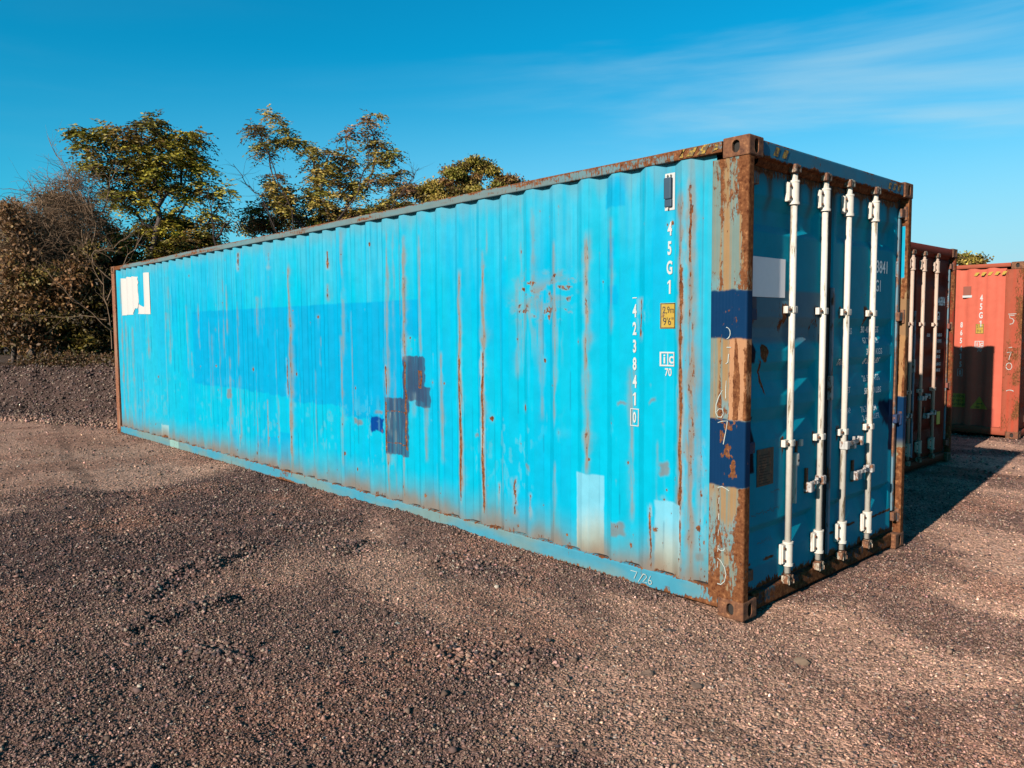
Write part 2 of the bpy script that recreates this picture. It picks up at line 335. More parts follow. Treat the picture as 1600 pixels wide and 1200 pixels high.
    q = ss(.60, .68, fbm(u * 24, z * 9, 81, 5)) * ss(1.25, .9, z) * ss(.1, .6, z) * ss(.42, .58, fbm(u * 2, z * 1.5, 82)); mix(S(120, 200, 212), q * .38); R = np.maximum(R, q * .3)
    # dark drips at crease lines
    g2 = np.random.default_rng(9)
    for i in range(60):
        a = CREASE[g2.integers(len(CREASE))]; b = g2.uniform(.4, 2.3); ln = g2.uniform(.08, .5)
        mix(S(30, 92, 120), np.exp(-((u - a) / .005) ** 2) * ss(b - ln, b - ln + .03, z) * (1 - ss(b - .03, b, z)) * .35)
    cr = u[:, :1] if u.ndim == 2 else u
    dl = np.min(np.abs(cr[..., None] - np.array(CREASE)), axis=-1); mix(S(0, 120, 150), np.exp(-(dl / .004) ** 2) * (.08 + .34 * ss(.45, .7, fbm(u * 3, z * 1.4, 401))) + 0 * z)  # dirt and shade painted along every crease so the ribs look crisper
    # road grime and rust creeping up from the bottom rail, drips from the top rail
    gz = z + .22 * (fbm(u * 7, z * 1.5, 71) - .5)
    mix(grime, (1 - ss(.16, .52, gz)) * .66); mix(S(172, 128, 96), (1 - ss(.13, .32, gz)) * .7)
    R = np.maximum(R, (1 - ss(.135, .24, z + .15 * (fbm(u * 15, z * 4, 72, 5) - .5))) * .52)
    mix(tan, ss(2.66, 2.83, z + .25 * (fbm(u * 12, 0, 73) - .5)) * .38); R = np.maximum(R, ss(2.74, 2.87, z + .16 * (fbm(u * 26, 0, 74) - .5)) * .33)
    q = ss(.5, .3, u) * (1 - ss(.26, .30, u)) ; mix(grey, ss(.47, .40, u) * ss(.3, .38, u) * .35 * ss(.4, .6, fbm(u * 30, z * 1.2, 75)))
    mix(S(110, 182, 190), ss(.34, .25, u) * .45)
    return base, R
def paint_side_red(u, z, dep):
    base = S(246, 118, 92) + 0 * u[..., None]
    vs = fbm(u * 9, z * .7, 3)
    base = base * (.82 + .3 * vs[..., None]) + S(235, 140, 110) * .12
    m = (box(u, z, .36, .66, .17, .5, .006, .01, 3) * .5)[..., None]; base = base * (1 - m) + S(186, 84, 76) * m
    R = np.clip((1 - ss(.14, .26, z + .1 * (fbm(u * 12, 0, 72) - .5))) * .5, 0, 1)
    g = np.random.default_rng(8)
    for i in range(30):
        a = .3 + 3 * g.random(); b = g.uniform(.3, 2.7); R = np.maximum(R, np.exp(-((u - a) / .012) ** 2 - ((z - b) / .04) ** 2) * .8)
    return base, R
def mk_noisepaint(col, col2, ru, seed):
    """posts, rails and door leaves: vertical dirt streaks over col, rust amount ru(a, z)"""
    def f(a, z):
        v = fbm(a * 38, z * .9, seed); v2 = fbm(a * 7, z * 3, seed + 4)
        m = ss(.38, .62, v * .7 + v2 * .3)[..., None]
        return col * (1 - m) + col2 * m, np.clip(ru(a, z, v, v2), 0, 1)
    return f

def casting(bm, cx, cy, cz, sx, sy, sz, faces):
    """hollow corner casting; faces: list of (axis, sign, long axis) that carry a slotted hole. (cx,cy,cz) is its centre."""
    r = bmesh.ops.create_cube(bm, size=1); vs = r['verts']
    for v in vs: v.co = Vector((cx + v.co.x * sx, cy + v.co.y * sy, cz + v.co.z * sz))
    es = list({e for v in vs for e in v.link_edges}); r = bmesh.ops.bevel(bm, geom=es, offset=.009, segments=2, affect='EDGES', profile=.6)
    fs = {f for f in bm.faces if (f.calc_center_median() - Vector((cx, cy, cz))).length < .2}
    c = Vector((cx, cy, cz)); S_ = (sx, sy, sz)
    for ax, sg, la, hl, hw in faces:
        n = Vector((0, 0, 0)); n[ax] = sg
        big = [f for f in bm.faces if f.is_valid and len(f.verts) == 4 and f.normal.length >= 0 and (f.calc_center_median() - c - n * S_[ax] / 2).length < 1e-4]
        if not big: continue
        f = big[0]; bmesh.ops.delete(bm, geom=[f], context='FACES_ONLY')
        oa = 3 - ax - la; H = (S_[la] / 2 - .009, S_[oa] / 2 - .009)
        ca = math.atan2(H[1], H[0]); angs = sorted([ca, math.pi - ca, math.pi + ca, 2 * math.pi - ca] + [2 * math.pi * (i + .5) / 28 for i in range(28)])
        o, i1, i2 = [], [], []
        for t in angs:
            dx, dy = math.cos(t), math.sin(t); k = min(H[0] / max(abs(dx), 1e-6), H[1] / max(abs(dy), 1e-6))
            p = Vector((0, 0, 0)); p[la] = dx * k; p[oa] = dy * k; o.append(bm.verts.new(c + n * S_[ax] / 2 + p))
            q = Vector((0, 0, 0)); st = hl - hw; q[la] = max(-st, min(st, dx * k * .9)) ; q[la] = (st if dx > 0 else -st) * min(1, abs(dx) * 3) + dx * hw; q[oa] = dy * hw
            i1.append(bm.verts.new(c + n * S_[ax] / 2 + q)); i2.append(bm.verts.new(c + n * (S_[ax] / 2 - .018) + q))
        m = len(angs)
        for a in range(m):
            b = (a + 1) % m
            bm.faces.new([o[a], o[b], i1[b], i1[a]]); bm.faces.new([i1[a], i1[b], i2[b], i2[a]])
    return bm

BLACK = plain('dark_recess', (.012, .009, .008, 1), .9)
def door_profile(v, z, v0, v1):
    zz = [0, .33, .485, .495, .545, 1.07, 1.18, 1.19, 1.277, 1.345, 1.44, 1.50, 1.56, 1.634, 1.713, 1.775, 1.842, 2.36, 2.41, 2.50, 2.58, 3]
    #      out   lit   in    in   out  out   in(…)
    dd = [0, 0, 1, 1, 0, 0, 1, 1, 0, 0, 1, 1, 0, 0, 1, 1, 0, 0, 1, 1, 0, 0]
    dz = np.interp(z, zz, dd)
    dv = np.clip(np.minimum((v - v0) / .05, (v1 - v) / .05), 0, 1)
    return np.minimum(dz, dv) * .034
DZ = [.33, .485, .495, .545, 1.07, 1.18, 1.19, 1.277, 1.345, 1.44, 1.50, 1.56, 1.634, 1.713, 1.775, 1.842, 2.36, 2.41, 2.50, 2.58]

def fill_lines(br, step):
    br = sorted(set(round(b, 5) for b in br)); o = []
    for a, b in zip(br[:-1], br[1:]):
        n = max(1, int(math.ceil((b - a) / step))); o += list(np.linspace(a, b, n, endpoint=False))
    return np.array(o + [br[-1]])

def container(P):
    """one 40 ft high-cube container: local origin at its near bottom door corner, length to -x, width to +y"""
    t = empty('shipping_container', P['loc']); t.scale = (1, 1, P.get('zs', 1))
    M = P['mats']; fine = P['fine']
    # side wall facing the camera
    us = fill_lines([.245, 11.975] + CREASE + [1.0, 4.0], .0065 if fine else .03)
    if fine:
        a = fill_lines([.245] + [c for c in CREASE if c < 3.9] + [3.9], .006); b = fill_lines([3.9] + [c for c in CREASE if c > 3.9] + [11.975], .014); us = np.concatenate([a[:-1], b])
    else: us = fill_lines([.245] + CREASE + [11.975], .035)
    zs = np.linspace(.135, 2.862, 420 if fine else 60)
    U, Z = np.meshgrid(us, zs, indexing='ij'); D = depth_at(U)
    if fine: D = D + dent(U, Z)
    C, R = P['side'](U, Z, D)
    sheet('side_wall', -U, D, Z, M['side'], t, C, R)
    # rear side, far end, roof, floor: plain corrugated sheet
    us2 = fill_lines([.245] + CREASE + [11.975], 1); zs2 = np.array([.135, 2.862]); U2, Z2 = np.meshgrid(us2, zs2, indexing='ij')
    sheet('side_wall', -U2, WID - depth_at(U2), Z2, M['plain'], t, flip=True)
    ys = fill_lines(sorted([.1 + .25 * k + o for k in range(9) for o in (0, .11, .15, .21)] + [.0, WID]), 1); Yg, Zg = np.meshgrid(ys, zs2, indexing='ij')
    sheet('end_wall', -LEN + .02 + .03 * (np.interp((Yg - .1) % .25, [0, .11, .15, .21, .25], [0, 0, 1, 1, 0])), Yg, Zg, M['plain'], t, flip=True)
    ur = fill_lines([.1] + [.1 + .209 * k + o for k in range(58) for o in (0, .09, .105, .19) if .1 + .209 * k + o < 12.1] + [12.1], 1); Ur, Yr = np.meshgrid(ur, np.array([.03, WID - .03]), indexing='ij')
    sheet('roof', -Ur, Yr, 2.868 + .02 * np.interp((Ur - .1) % .209, [0, .09, .105, .19, .209], [0, 0, 1, 1, 0]), M['plain'], t)
    bm = bmesh.new(); bx(bm, -LEN + .02, -.12, .03, WID - .03, .11, .17)
    for k in range(30): bx(bm, -LEN + .3 + .4 * k, -LEN + .345 + .4 * k, .03, WID - .03, .04, .11)
    obj('floor', bm, BLACK, t)
    # rails (swept profiles)
    xs = -fill_lines([.18, LEN - .18], .03 if fine else .3)
    def sweep(name, prof, f, mat, parent=t, flip=False):
        pr = np.array(prof); seg = np.hypot(*np.diff(pr, axis=0).T); n = [max(1, int(s / .006)) if fine else 1 for s in seg]
        pts = np.concatenate([np.linspace(pr[i], pr[i + 1], n[i], endpoint=False) for i in range(len(n))] + [pr[-1:]])
        Xg, I = np.meshgrid(xs if not fine else -fill_lines([.18, 3, LEN - .18], .01), np.arange(len(pts)), indexing='ij')
        Yg = pts[I, 0]; Zg = pts[I, 1]
        if fine: Yg = Yg + (fbm(Xg * .8, Zg * 2, 55) - .5) * .012; Zg = Zg + (fbm(Xg * .5, Zg * 0, 57) - .5) * .012
        C, R = f(-Xg, Zg)
        return sheet(name, Xg, Yg, Zg, mat, parent, C, R, flip)
    sweep('top_rail', [(.07, 2.826), (.004, 2.826), (0, 2.83), (0, 2.886), (.004, 2.89), (.07, 2.89)], P['toprail'], M['side'])
    sweep('bottom_rail', [(.05, .045), (.012, .045), (.004, .05), (.004, .158), (.012, .164), (.035, .17), (.06, .17)], P['botrail'], M['side'])
    bm = bmesh.new(); bx(bm, -LEN + .18, -.18, WID - .07, WID, 2.826, 2.89); obj('top_rail', bm, M['plain'], t)
    bm = bmesh.new(); bx(bm, -LEN + .18, -.18, WID - .05, WID - .004, .045, .164); obj('bottom_rail', bm, M['plain'], t)
    # corner posts at the door end
    def post(mirror, f):
        pr = [(-.246, .05), (-.246, .004), (-.243, .001), (-.19, 0), (-.012, 0), (-.004, .002), (-.001, .006), (0, .014), (0, .06), (-.004, .066), (-.12, .07)]
        pr = np.array(pr); seg = np.hypot(*np.diff(pr, axis=0).T); st = .005 if fine else .03
        n = [max(1, int(s / st)) for s in seg]
        pts = np.concatenate([np.linspace(pr[i], pr[i + 1], n[i], endpoint=False) for i in range(len(n))] + [pr[-1:]])
        arc = np.concatenate([[0], np.cumsum(np.hypot(*np.diff(pts, axis=0).T))])
        zz = np.linspace(.115, 2.78, 440 if fine else 60); I, Zg = np.meshgrid(np.arange(len(pts)), zz, indexing='ij')
        Xg = pts[I, 0]; Yg = pts[I, 1]; C, R = f(arc[I], Zg, Xg, Yg)
        if fine: Yg = Yg + (fbm(Xg * 8, Zg * 3, 99) - .5) * .004 - .0018 * (np.abs(((Xg * 45) % 1) - .5) * 2) * ((Xg < -.07) & (Xg > -.235) & (Yg < .003))
        if mirror: Yg = WID - Yg
        return sheet('corner_post', Xg, Yg, Zg, M['side'], t, C, R, flip=mirror)
    post(False, P['post']); post(True, P['postr'])
    bm = bmesh.new(); bx(bm, -LEN, -LEN + .16, -.001, .06, .115, 2.78, .006); bx(bm, -LEN, -LEN + .05, .06, .14, .115, 2.78); obj('corner_post', bm, M['farpost'], t)
    bm = bmesh.new(); bx(bm, -LEN, -LEN + .16, WID - .06, WID + .001, .115, 2.78, .006); obj('corner_post', bm, M['farpost'], t)
    # eight corner castings
    for xe in (0, 1):
        for ye in (0, 1):
            for ze in (0, 1):
                bm = bmesh.new()
                cx = (.004 - .089) if xe == 0 else (-LEN - .002 + .089); cy = (.081 - .004) if ye == 0 else (WID + .004 - .081); cz = .059 if ze == 0 else HGT - .059 + .004
                casting(bm, cx, cy, cz, .178, .162, .118, [(1, -1 if ye == 0 else 1, 2, .037, .025), (0, 1 if xe == 0 else -1, 2, .042, .024), (2, 1 if ze else -1, 0, .055, .030)])
                c = obj('corner_casting', bm, M['cast'], t)
                bm = bmesh.new(); bx(bm, cx - .062, cx + .062, cy - .055, cy + .055, cz - .038, cz + .038); obj('cavity_shade', bm, BLACK, c)  # black block stands in for the shade inside the hollow casting
    # door header and sill
    ys = fill_lines([.166, WID - .166], .012 if fine else .1)
    def cross(name, prof, f):
        pr = np.array(prof); seg = np.hypot(*np.diff(pr, axis=0).T); n = [max(1, int(s / .008)) if fine else 1 for s in seg]
        pts = np.concatenate([np.linspace(pr[i], pr[i + 1], n[i], endpoint=False) for i in range(len(n))] + [pr[-1:]])
        Yg, I = np.meshgrid(ys, np.arange(len(pts)), indexing='ij'); C, R = f(Yg, pts[I, 1])
        return sheet(name, pts[I, 0], Yg, pts[I, 1], M['side'], t, C, R, flip=False)
    cross('door_header', [(-.16, 2.745), (-.06, 2.745), (-.04, 2.765), (-.035, 2.785), (-.012, 2.79), (-.008, 2.795), (-.008, 2.885), (-.012, 2.89), (-.16, 2.89)], P['header'])
    cross('door_sill', [(-.16, .02), (-.034, .02), (-.03, .024), (-.03, .118), (-.034, .122), (-.07, .128), (-.16, .128)], P['sill'])
    # doors
    for di, (v0, v1, p0, p1) in enumerate(((.074, 1.108, .13, .985), (1.186, 2.300, 1.235, 2.235))):
        vl = fill_lines([v0, v1, v0 + .012, v1 - .012, p0, p0 + .05, p1 - .05, p1], .009 if fine else .05); zl = fill_lines([.135, 2.75] + DZ + [.147, 2.738], .009 if fine else .06)
        V, Zg = np.meshgrid(vl, zl, indexing='ij')
        Xg = -.052 - door_profile(V, Zg, p0, p1)
        edge = np.minimum(np.minimum(V - v0, v1 - V), np.minimum(Zg - .135, 2.75 - Zg)); Xg = Xg - .012 * np.clip(1 - edge / .012, 0, 1)
        if fine: Xg = Xg + (fbm(V * 2.2, Zg * 2, 12) - .5) * .008
        C, R = P['door'](V, Zg, Xg)
        d = sheet('door', Xg, V, Zg, M['side'], t, C, R)
        bm = bmesh.new()
        ga0, ga1 = (v0 - .012, v1 + .045) if di == 0 else (v0 - .032, v1 + .060)
        bx(bm, -.11, -.062, ga0, v0 + .004, .128, 2.757); bx(bm, -.11, -.062, v1 - .004, ga1, .128, 2.757); bx(bm, -.112, -.063, ga0 + .001, ga1 - .001, .127, .139); bx(bm, -.112, -.063, ga0 + .001, ga1 - .001, 2.746, 2.758); obj('gasket', bm, M['gasket'], d)
        P['bars'](t, d, di, M)
    P['extras'](t, M)
    return t

BARV = (.585, 1.012, 1.368, 1.800)
def bars(t, d, di, M):
    for bi in ((0, 1) if di == 0 else (2, 3)):
        v = BARV[bi]; X = -.024
        bm = bmesh.new(); cyl(bm, (X, v, .175), (X, v, 2.745), .0205, n=20); b = obj('locking_bar', bm, M['bar'], d, True)
        for z0, z1 in ((2.565, 2.695), (.235, .375)):
            bm = bmesh.new(); cyl(bm, (X, v, z0), (X, v, z1), .031, n=20); cyl(bm, (X, v, z0 - .012), (X, v, z0 + .004), .035, n=20); cyl(bm, (X, v, z1 - .004), (X, v, z1 + .008), .034, n=20)
            bx(bm, X - .026, X - .006, v - .072, v + .045, z0 + .004, z1 - .004, .005); bx(bm, X - .016, X + .002, v - .066, v - .02, z0 + .008, z1 - .008, .005)
            g = obj('bar_guide', bm, M['bar'], d)
            for zz in (z0 + .03, z1 - .03):
                bm = bmesh.new(); cyl(bm, (X - .01, v - .052, zz), (X + .010, v - .052, zz), .009, n=8); obj('bolt', bm, M['bolt'], d)
        for z in (1.89 - .004 * bi, 1.03):
            bm = bmesh.new(); cyl(bm, (X, v, z - .018), (X, v, z + .018), .026, n=20); bx(bm, X - .026, X + .004, v - .066, v + .034, z - .023, z + .023, .004); bx(bm, X + .002, X + .0235, v - .020, v + .032, z - .0225, z + .0225, .006)
            obj('bar_bracket', bm, M['bar'], d)
            bm = bmesh.new(); cyl(bm, (X, v - .042, z), (X + .016, v - .042, z), .009, n=8); obj('bolt', bm, M['bolt'], d)
        for z, s in ((2.775, 1), (.135, -1)):
            bm = bmesh.new(); cyl(bm, (X, v, z - .03), (X, v, z + .03), .024, n=14)
            bx(bm, X - .02, X + .03, v - .046, v - .014, z - .026, z + .026, .007); bx(bm, X - .02, X + .026, v + .016, v + .042, z - .022, z + .024, .007); bx(bm, X + .004, X + .028, v - .03, v + .03, z + s * .008, z + s * .026, .005)
            obj('cam_lock', bm, M['cam'], d)
    # handles
    def handle(v, z, dv, rise):
        bm = bmesh.new(); X = -.024
        cyl(bm, (X, v, z - .028), (X, v, z + .028), .03, n=14); bx(bm, X - .004, X + .038, v - .022, v + .022, z - .03, z + .03, .007)
        s = 1 if dv > 0 else -1; n = 5
        for i in range(n):
            a = i / n; b = (i + 1) / n; hh = .017 - .004 * (i == 2)
            yy = sorted((v + dv * a, v + dv * b))
            m = bmesh.new(); bx(m, X - .004, X + .022 - .003 * i, yy[0], yy[1] + .002, z + rise * a - hh, z + rise * a + hh, .004)
            me = bpy.data.meshes.new('x'); m.to_mesh(me); m.free(); bm.from_mesh(me); bpy.data.meshes.remove(me)
        cyl(bm, (X + .02, v + dv * .45, z + rise * .45 + .02), (X + .02, v + dv * .45, z + rise * .45 + .045), .010, n=8)
        bx(bm, X - .03, X + .012, v + dv * .62 - .02, v + dv * .62 + .02, z + rise * .6 - .052, z + rise * .6 - .014, .006)
        bx(bm, X - .03, X + .028, v + dv * .95 - .014, v + dv * .95 + .014, z + rise - .04, z + rise + .026, .006)
        return obj('door_handle', bm, M['hand'], d)
    if di == 0:
        handle(1.012, .735, -.17, -.025)
        bm = bmesh.new(); bx(bm, -.05, -.012, .652, .702, .865, .955, .012); bx(bm, -.048, -.018, .664, .682, .62, .872, .004); obj('handle_catch', bm, M['bar'], d)
        bm = bmesh.new(); bx(bm, -.05, -.03, .75, .78, .99, 1.035, .004); obj('seal_bracket', bm, M['bar'], d)
        bm = bmesh.new(); cyl(bm, (-.013, .682, .905), (-.008, .682, .905), .008, n=8); obj('keyhole', bm, BLACK, d)
        for q in ((-.04, .70, .725, .86, 1.03), (-.036, .84, .87, .66, .83)):
            bm = bmesh.new(); bx(bm, -.05, *q, .003); obj('handle_retainer', bm, M['cast'], d)
    else:
        handle(1.368, .935, .27, .015); handle(1.800, .715, -.25, -.02)
        for q in ((-.036, 1.44, 1.465, .86, 1.02), (-.036, 1.55, 1.58, .64, .80)):
            bm = bmesh.new(); bx(bm, -.05, *q, .003); obj('handle_retainer', bm, M['cast'], d)
        bm = bmesh.new(); bx(bm, -.056, -.036, 1.178, 1.202, .18, 2.05, .004); obj('astragal', bm, M['astr'], d)
        bm = bmesh.new(); bx(bm, -.056, -.026, 1.160, 1.196, 1.27, 1.44, .006); obj('seal_bracket', bm, M['hand'], d)
        bm = bmesh.new(); bx(bm, -.10, -.040, 2.300, 2.338, .30, 2.66, .008); obj('edge_tube', bm, M['edge'], d)
    # hinges
    for z in (2.668, 1.862, 1.052, .262):
        s = 1 if di == 0 else -1; e = .02 if di == 0 else WID - .02
        bm = bmesh.new()
        y0, y1 = sorted((e + s * .02, e + s * .13)); bx(bm, -.05, -.018, y0, y1, z - .04, z + .03, .006)
        cyl(bm, (-.026, e + s * .047, z - .055), (-.026, e + s * .047, z + .05), .019, n=12)
        obj('hinge', bm, M['hinge'](z, di), d)

def chalk(parent, strokes, w, fn, mat, name='chalk_mark'):
    for s in strokes:
        bm = bmesh.new(); place_bm(bm, ribbon_bm(s, w), fn); obj(name, bm, mat, parent)
def arcpts(cx, cy, rx, ry, a0, a1, n=14): return [(cx + rx * math.cos(rad(a0 + (a1 - a0) * i / n)), cy + ry * math.sin(rad(a0 + (a1 - a0) * i / n))) for i in range(n + 1)]

WHITE = plain('white_lettering', S4(240, 232, 222), .6, .06, 60); YEL = worn('yellow_label', S4(238, 186, 50), .05, .5, 20); YSTR = worn('worn_yellow_stripe', S4(232, 178, 60), .55, .6, 40, S4(60, 44, 34), S4(120, 92, 60), S4(160, 120, 70), 1); CHALK = plain('chalk', S4(225, 225, 210), .9, .25, 90)
INK = plain('black_print', (.015, .013, .012, 1), .6); NAVY = plain('navy_print', S4(40, 60, 130), .6)
WHITED = plain('door_white', (.75, .73, .70, 1), .6, .06, 60)
DIMW = plain('faded_door_lettering', (.62, .62, .62, 1), .8, .25, 60)

def side_fn(u_c, z_c, eps=.0022):
    """(a,b) right-positive/up on the side wall, centred at u_c,z_c; follows the corrugation"""
    return lambda a, b: Vector((-(u_c - a), float(depth_at(u_c - a)) + (float(dent(u_c - a, z_c + b)) if DENTS[0] else 0) - eps, z_c + b))
def side_cuts(u_c, half): return [u_c - c for c in CREASE if abs(u_c - c) < half]
def flat_side(u_c, z_c, y): return lambda a, b: Vector((-(u_c - a), y, z_c + b))
def door_fn(v_c, z_c, x=-.050): return lambda a, b: Vector((x, v_c + a, z_c + b))
def vert_text(parent, s, u, ztop, h, gap, boxed=None, cond=.62, mat=None, bold=.032, wob=0):
    bm = bmesh.new(); z = ztop
    for ch in s:
        tb, wd = text_bm(ch, h, cond * (.9 if ch != '1' else .8), bold)
        place_bm(bm, tb, side_fn(u + random.uniform(-wob, wob), z - h, .005), side_cuts(u, .08)); z -= h + gap
    if boxed:
        z -= .0; tb, wd = text_bm(boxed, h * .86, cond * .9, bold); place_bm(bm, tb, side_fn(u, z - h, .005), side_cuts(u, .08))
        place_bm(bm, frame_bm(-.036, .036, -.022, h * .86 + .022, .006), side_fn(u, z - h, .005), side_cuts(u, .08))
    return obj('lettering', bm, mat or WHITE, parent)
def ic_label(parent, u, z, sc=1):
    """boxed letters i c over the number 70"""
    bm = bmesh.new(); h = .094 * sc; w = .108 * sc
    place_bm(bm, frame_bm(-w / 2, w / 2, 0, h, .010 * sc), side_fn(u, z, .0045), side_cuts(u, .08))
    place_bm(bm, poly_bm([(-.004 * sc, .01 * sc), (.004 * sc, .01 * sc), (.004 * sc, h - .01 * sc), (-.004 * sc, h - .01 * sc)]), side_fn(u, z, .0045), side_cuts(u, .08))
    tb, _ = text_bm('i', h * .62, 1.0, .02); place_bm(bm, tb, side_fn(u + .026 * sc, z + .018 * sc, .0045), side_cuts(u + .026 * sc, .03))
    tb, _ = text_bm('c', h * .52, .9, .02); place_bm(bm, tb, side_fn(u - .027 * sc, z + .018 * sc, .0045), side_cuts(u - .027 * sc, .03))
    tb, _ = text_bm('70', h * .55, .8, .02); place_bm(bm, tb, side_fn(u - .004, z - .064 * sc, .0045), side_cuts(u, .06))
    return obj('lettering', bm, WHITE, parent)
def height_label(parent, u, z):
    bm = bmesh.new(); place_bm(bm, poly_bm([(-.056, 0), (.056, 0), (.056, .165), (-.056, .165)]), side_fn(u, z, .004), side_cuts(u, .07)); o = obj('height_label', bm, YEL, parent)
    bm = bmesh.new(); place_bm(bm, frame_bm(-.054, .054, .002, .163, .005), side_fn(u, z, .0055), side_cuts(u, .07))
    tb, _ = text_bm('2,9m', .05, .72); place_bm(bm, tb, side_fn(u, z + .092, .0055), side_cuts(u, .07))
    tb, _ = text_bm("9'6\"", .05, .78); place_bm(bm, tb, side_fn(u, z + .022, .0055), side_cuts(u, .07)); obj('print', bm, INK, o)
def stripes(parent, fn, n, w, h, ratio=.5, name='hazard_stripes'):
    bm = bmesh.new()
    for i in range(n):
        if random.random() < -.1: continue
        a = i * w; place_bm(bm, poly_bm([(a, 0), (a + w * ratio, 0), (a + w * (ratio + .32), h), (a + w * .32, h)]), fn)
    obj(name, bm, YSTR, parent)

# --- blue container
def blue_toprail(u, z):
    v = fbm(u * 2.2, z * 20, 3); v2 = fbm(u * 14, z * 40, 4)
    c = S(120, 165, 170) * (1 - v[..., None]) + S(150, 140, 125) * v[..., None]
    near = ss(2.6, .3, u)
    return c, np.clip(.24 + .42 * (v2 - .35) + .32 * near + .35 * ss(2.875, 2.887, z) + .5 * ss(.5, .7, v) * .6 + .6 * ss(11.3, 12, u), 0, .78)
def blue_botrail(u, z):
    v = fbm(u * 1.5, z * 6, 13); v2 = fbm(u * 26, z * 5, 14)
    m = ss(.35, .7, v)[..., None]; c = S(88, 172, 192) * (1 - m) + S(140, 166, 160) * m
    m = box(u, z, 9.3, 9.65, .0, .2, .01, .02)[..., None]; c = c * (1 - m) + S(170, 205, 190) * m
    R = .12 + .5 * (1 - ss(.045, .085, z + .03 * (v2 - .5))) + .5 * ss(.152, .163, z) * (.4 + v2) + .3 * (v2 > .66) + .45 * ss(.5, .2, u)
    return c, np.clip(R + .4 * np.exp(-((u - 5.9) / .25) ** 2), 0, .8)
def blue_post(arc, z, X, Y):
    v = fbm(X * 60, z * 1.1, 23); v2 = fbm(X * 9, z * 4, 24); v3 = fbm(X * 30, z * 22, 25)
    m = ss(.35, .65, v)[..., None]; c = S(142, 158, 146) * (1 - m) + S(190, 146, 100) * m
    def mx(col, k): nonlocal c; k = np.clip(k, 0, 1)[..., None]; c = c * (1 - k) + col * k
    mx(S(120, 178, 184), ss(.55, .7, v2) * .6)
    R = .15 + .36 * ss(.4, .75, v2) + .3 * (v3 - .5)
    front = (X > -.062)
    R = R + .42 * ss(-.075, -.03, X + .03 * (v2 - .5)) + .35 * ss(2.3, 2.75, z) + .35 * np.exp(-((X + .175) / .012) ** 2) + .45 * (1 - ss(.12, .5, z))
    # orange bare strip between the dark patches
    k = box(X, z, -.115, .02, 1.22, 1.72, .006, .01, 5); mx(S(226, 160, 114), k); R = R * (1 - k) + k * (.36 + .6 * ss(.5, .62, fbm(X * 34, z * 1.4, 29)))
    for a, b in ((1.712, 2.0), (.815, 1.222)):
        k = box(X, z, -.30, .10, a, b, .006, .012, 44); mx(S(22, 62, 100), k); R = R * (1 - k) + k * (.10 + .25 * ss(.5, .7, fbm(X * 40, z * 30, 46)))
        R = R + k * ss(.5, .62, fbm(X * 26, z * 17, 45)) * (.55 if a < 1 else .15) * ((X > -.17) & (X < -.05))
    return c, np.clip(R, 0, 1)
def blue_postr(arc, z, X, Y):
    c, R = blue_post(arc, z, X, Y); inner = 1
    def mx(col, k): nonlocal c; k = np.clip(k, 0, 1)[..., None]; c = c * (1 - k) + col * k
    mx(S(30, 196, 228), ss(2.16, 2.17, z) * (1 - ss(2.56, 2.58, z)) * (X < -.02)); R = R * (1 - ss(2.16, 2.17, z) * (1 - ss(2.56, 2.58, z)) * .8 * (X < -.02))
    mx(S(205, 150, 95), (1 - ss(2.15, 2.16, z)) * ss(1.25, 1.27, z) * .8); mx(S(180, 165, 130), (1 - ss(.8, .9, z)) * .7)
    return c, R
def blue_header(v, z):
    n = fbm(v * 6, z * 20, 33); n2 = fbm(v * 30, z * 6, 34); c = S(60, 150, 185) * (1 - .5 * n[..., None]) + S(120, 140, 150) * .4 * n[..., None]
    R = 1.0 * (1 - ss(2.775, 2.815, z + .03 * (n2 - .5))) + .12 + .25 * (n > .6) + .3 * ss(2.87, 2.885, z)
    for a in (.22, 2.2): R = R + .25 * np.exp(-((v - a) / .05) ** 2)
    return c, np.clip(R, 0, .95)
def blue_sill(v, z):
    n = fbm(v * 6, z * 20, 35); c = S(60, 90, 100) + 0 * n[..., None]
    return c, np.clip(.62 + .7 * (n - .4) + .3 * (1 - ss(.02, .06, z)), 0, .95)
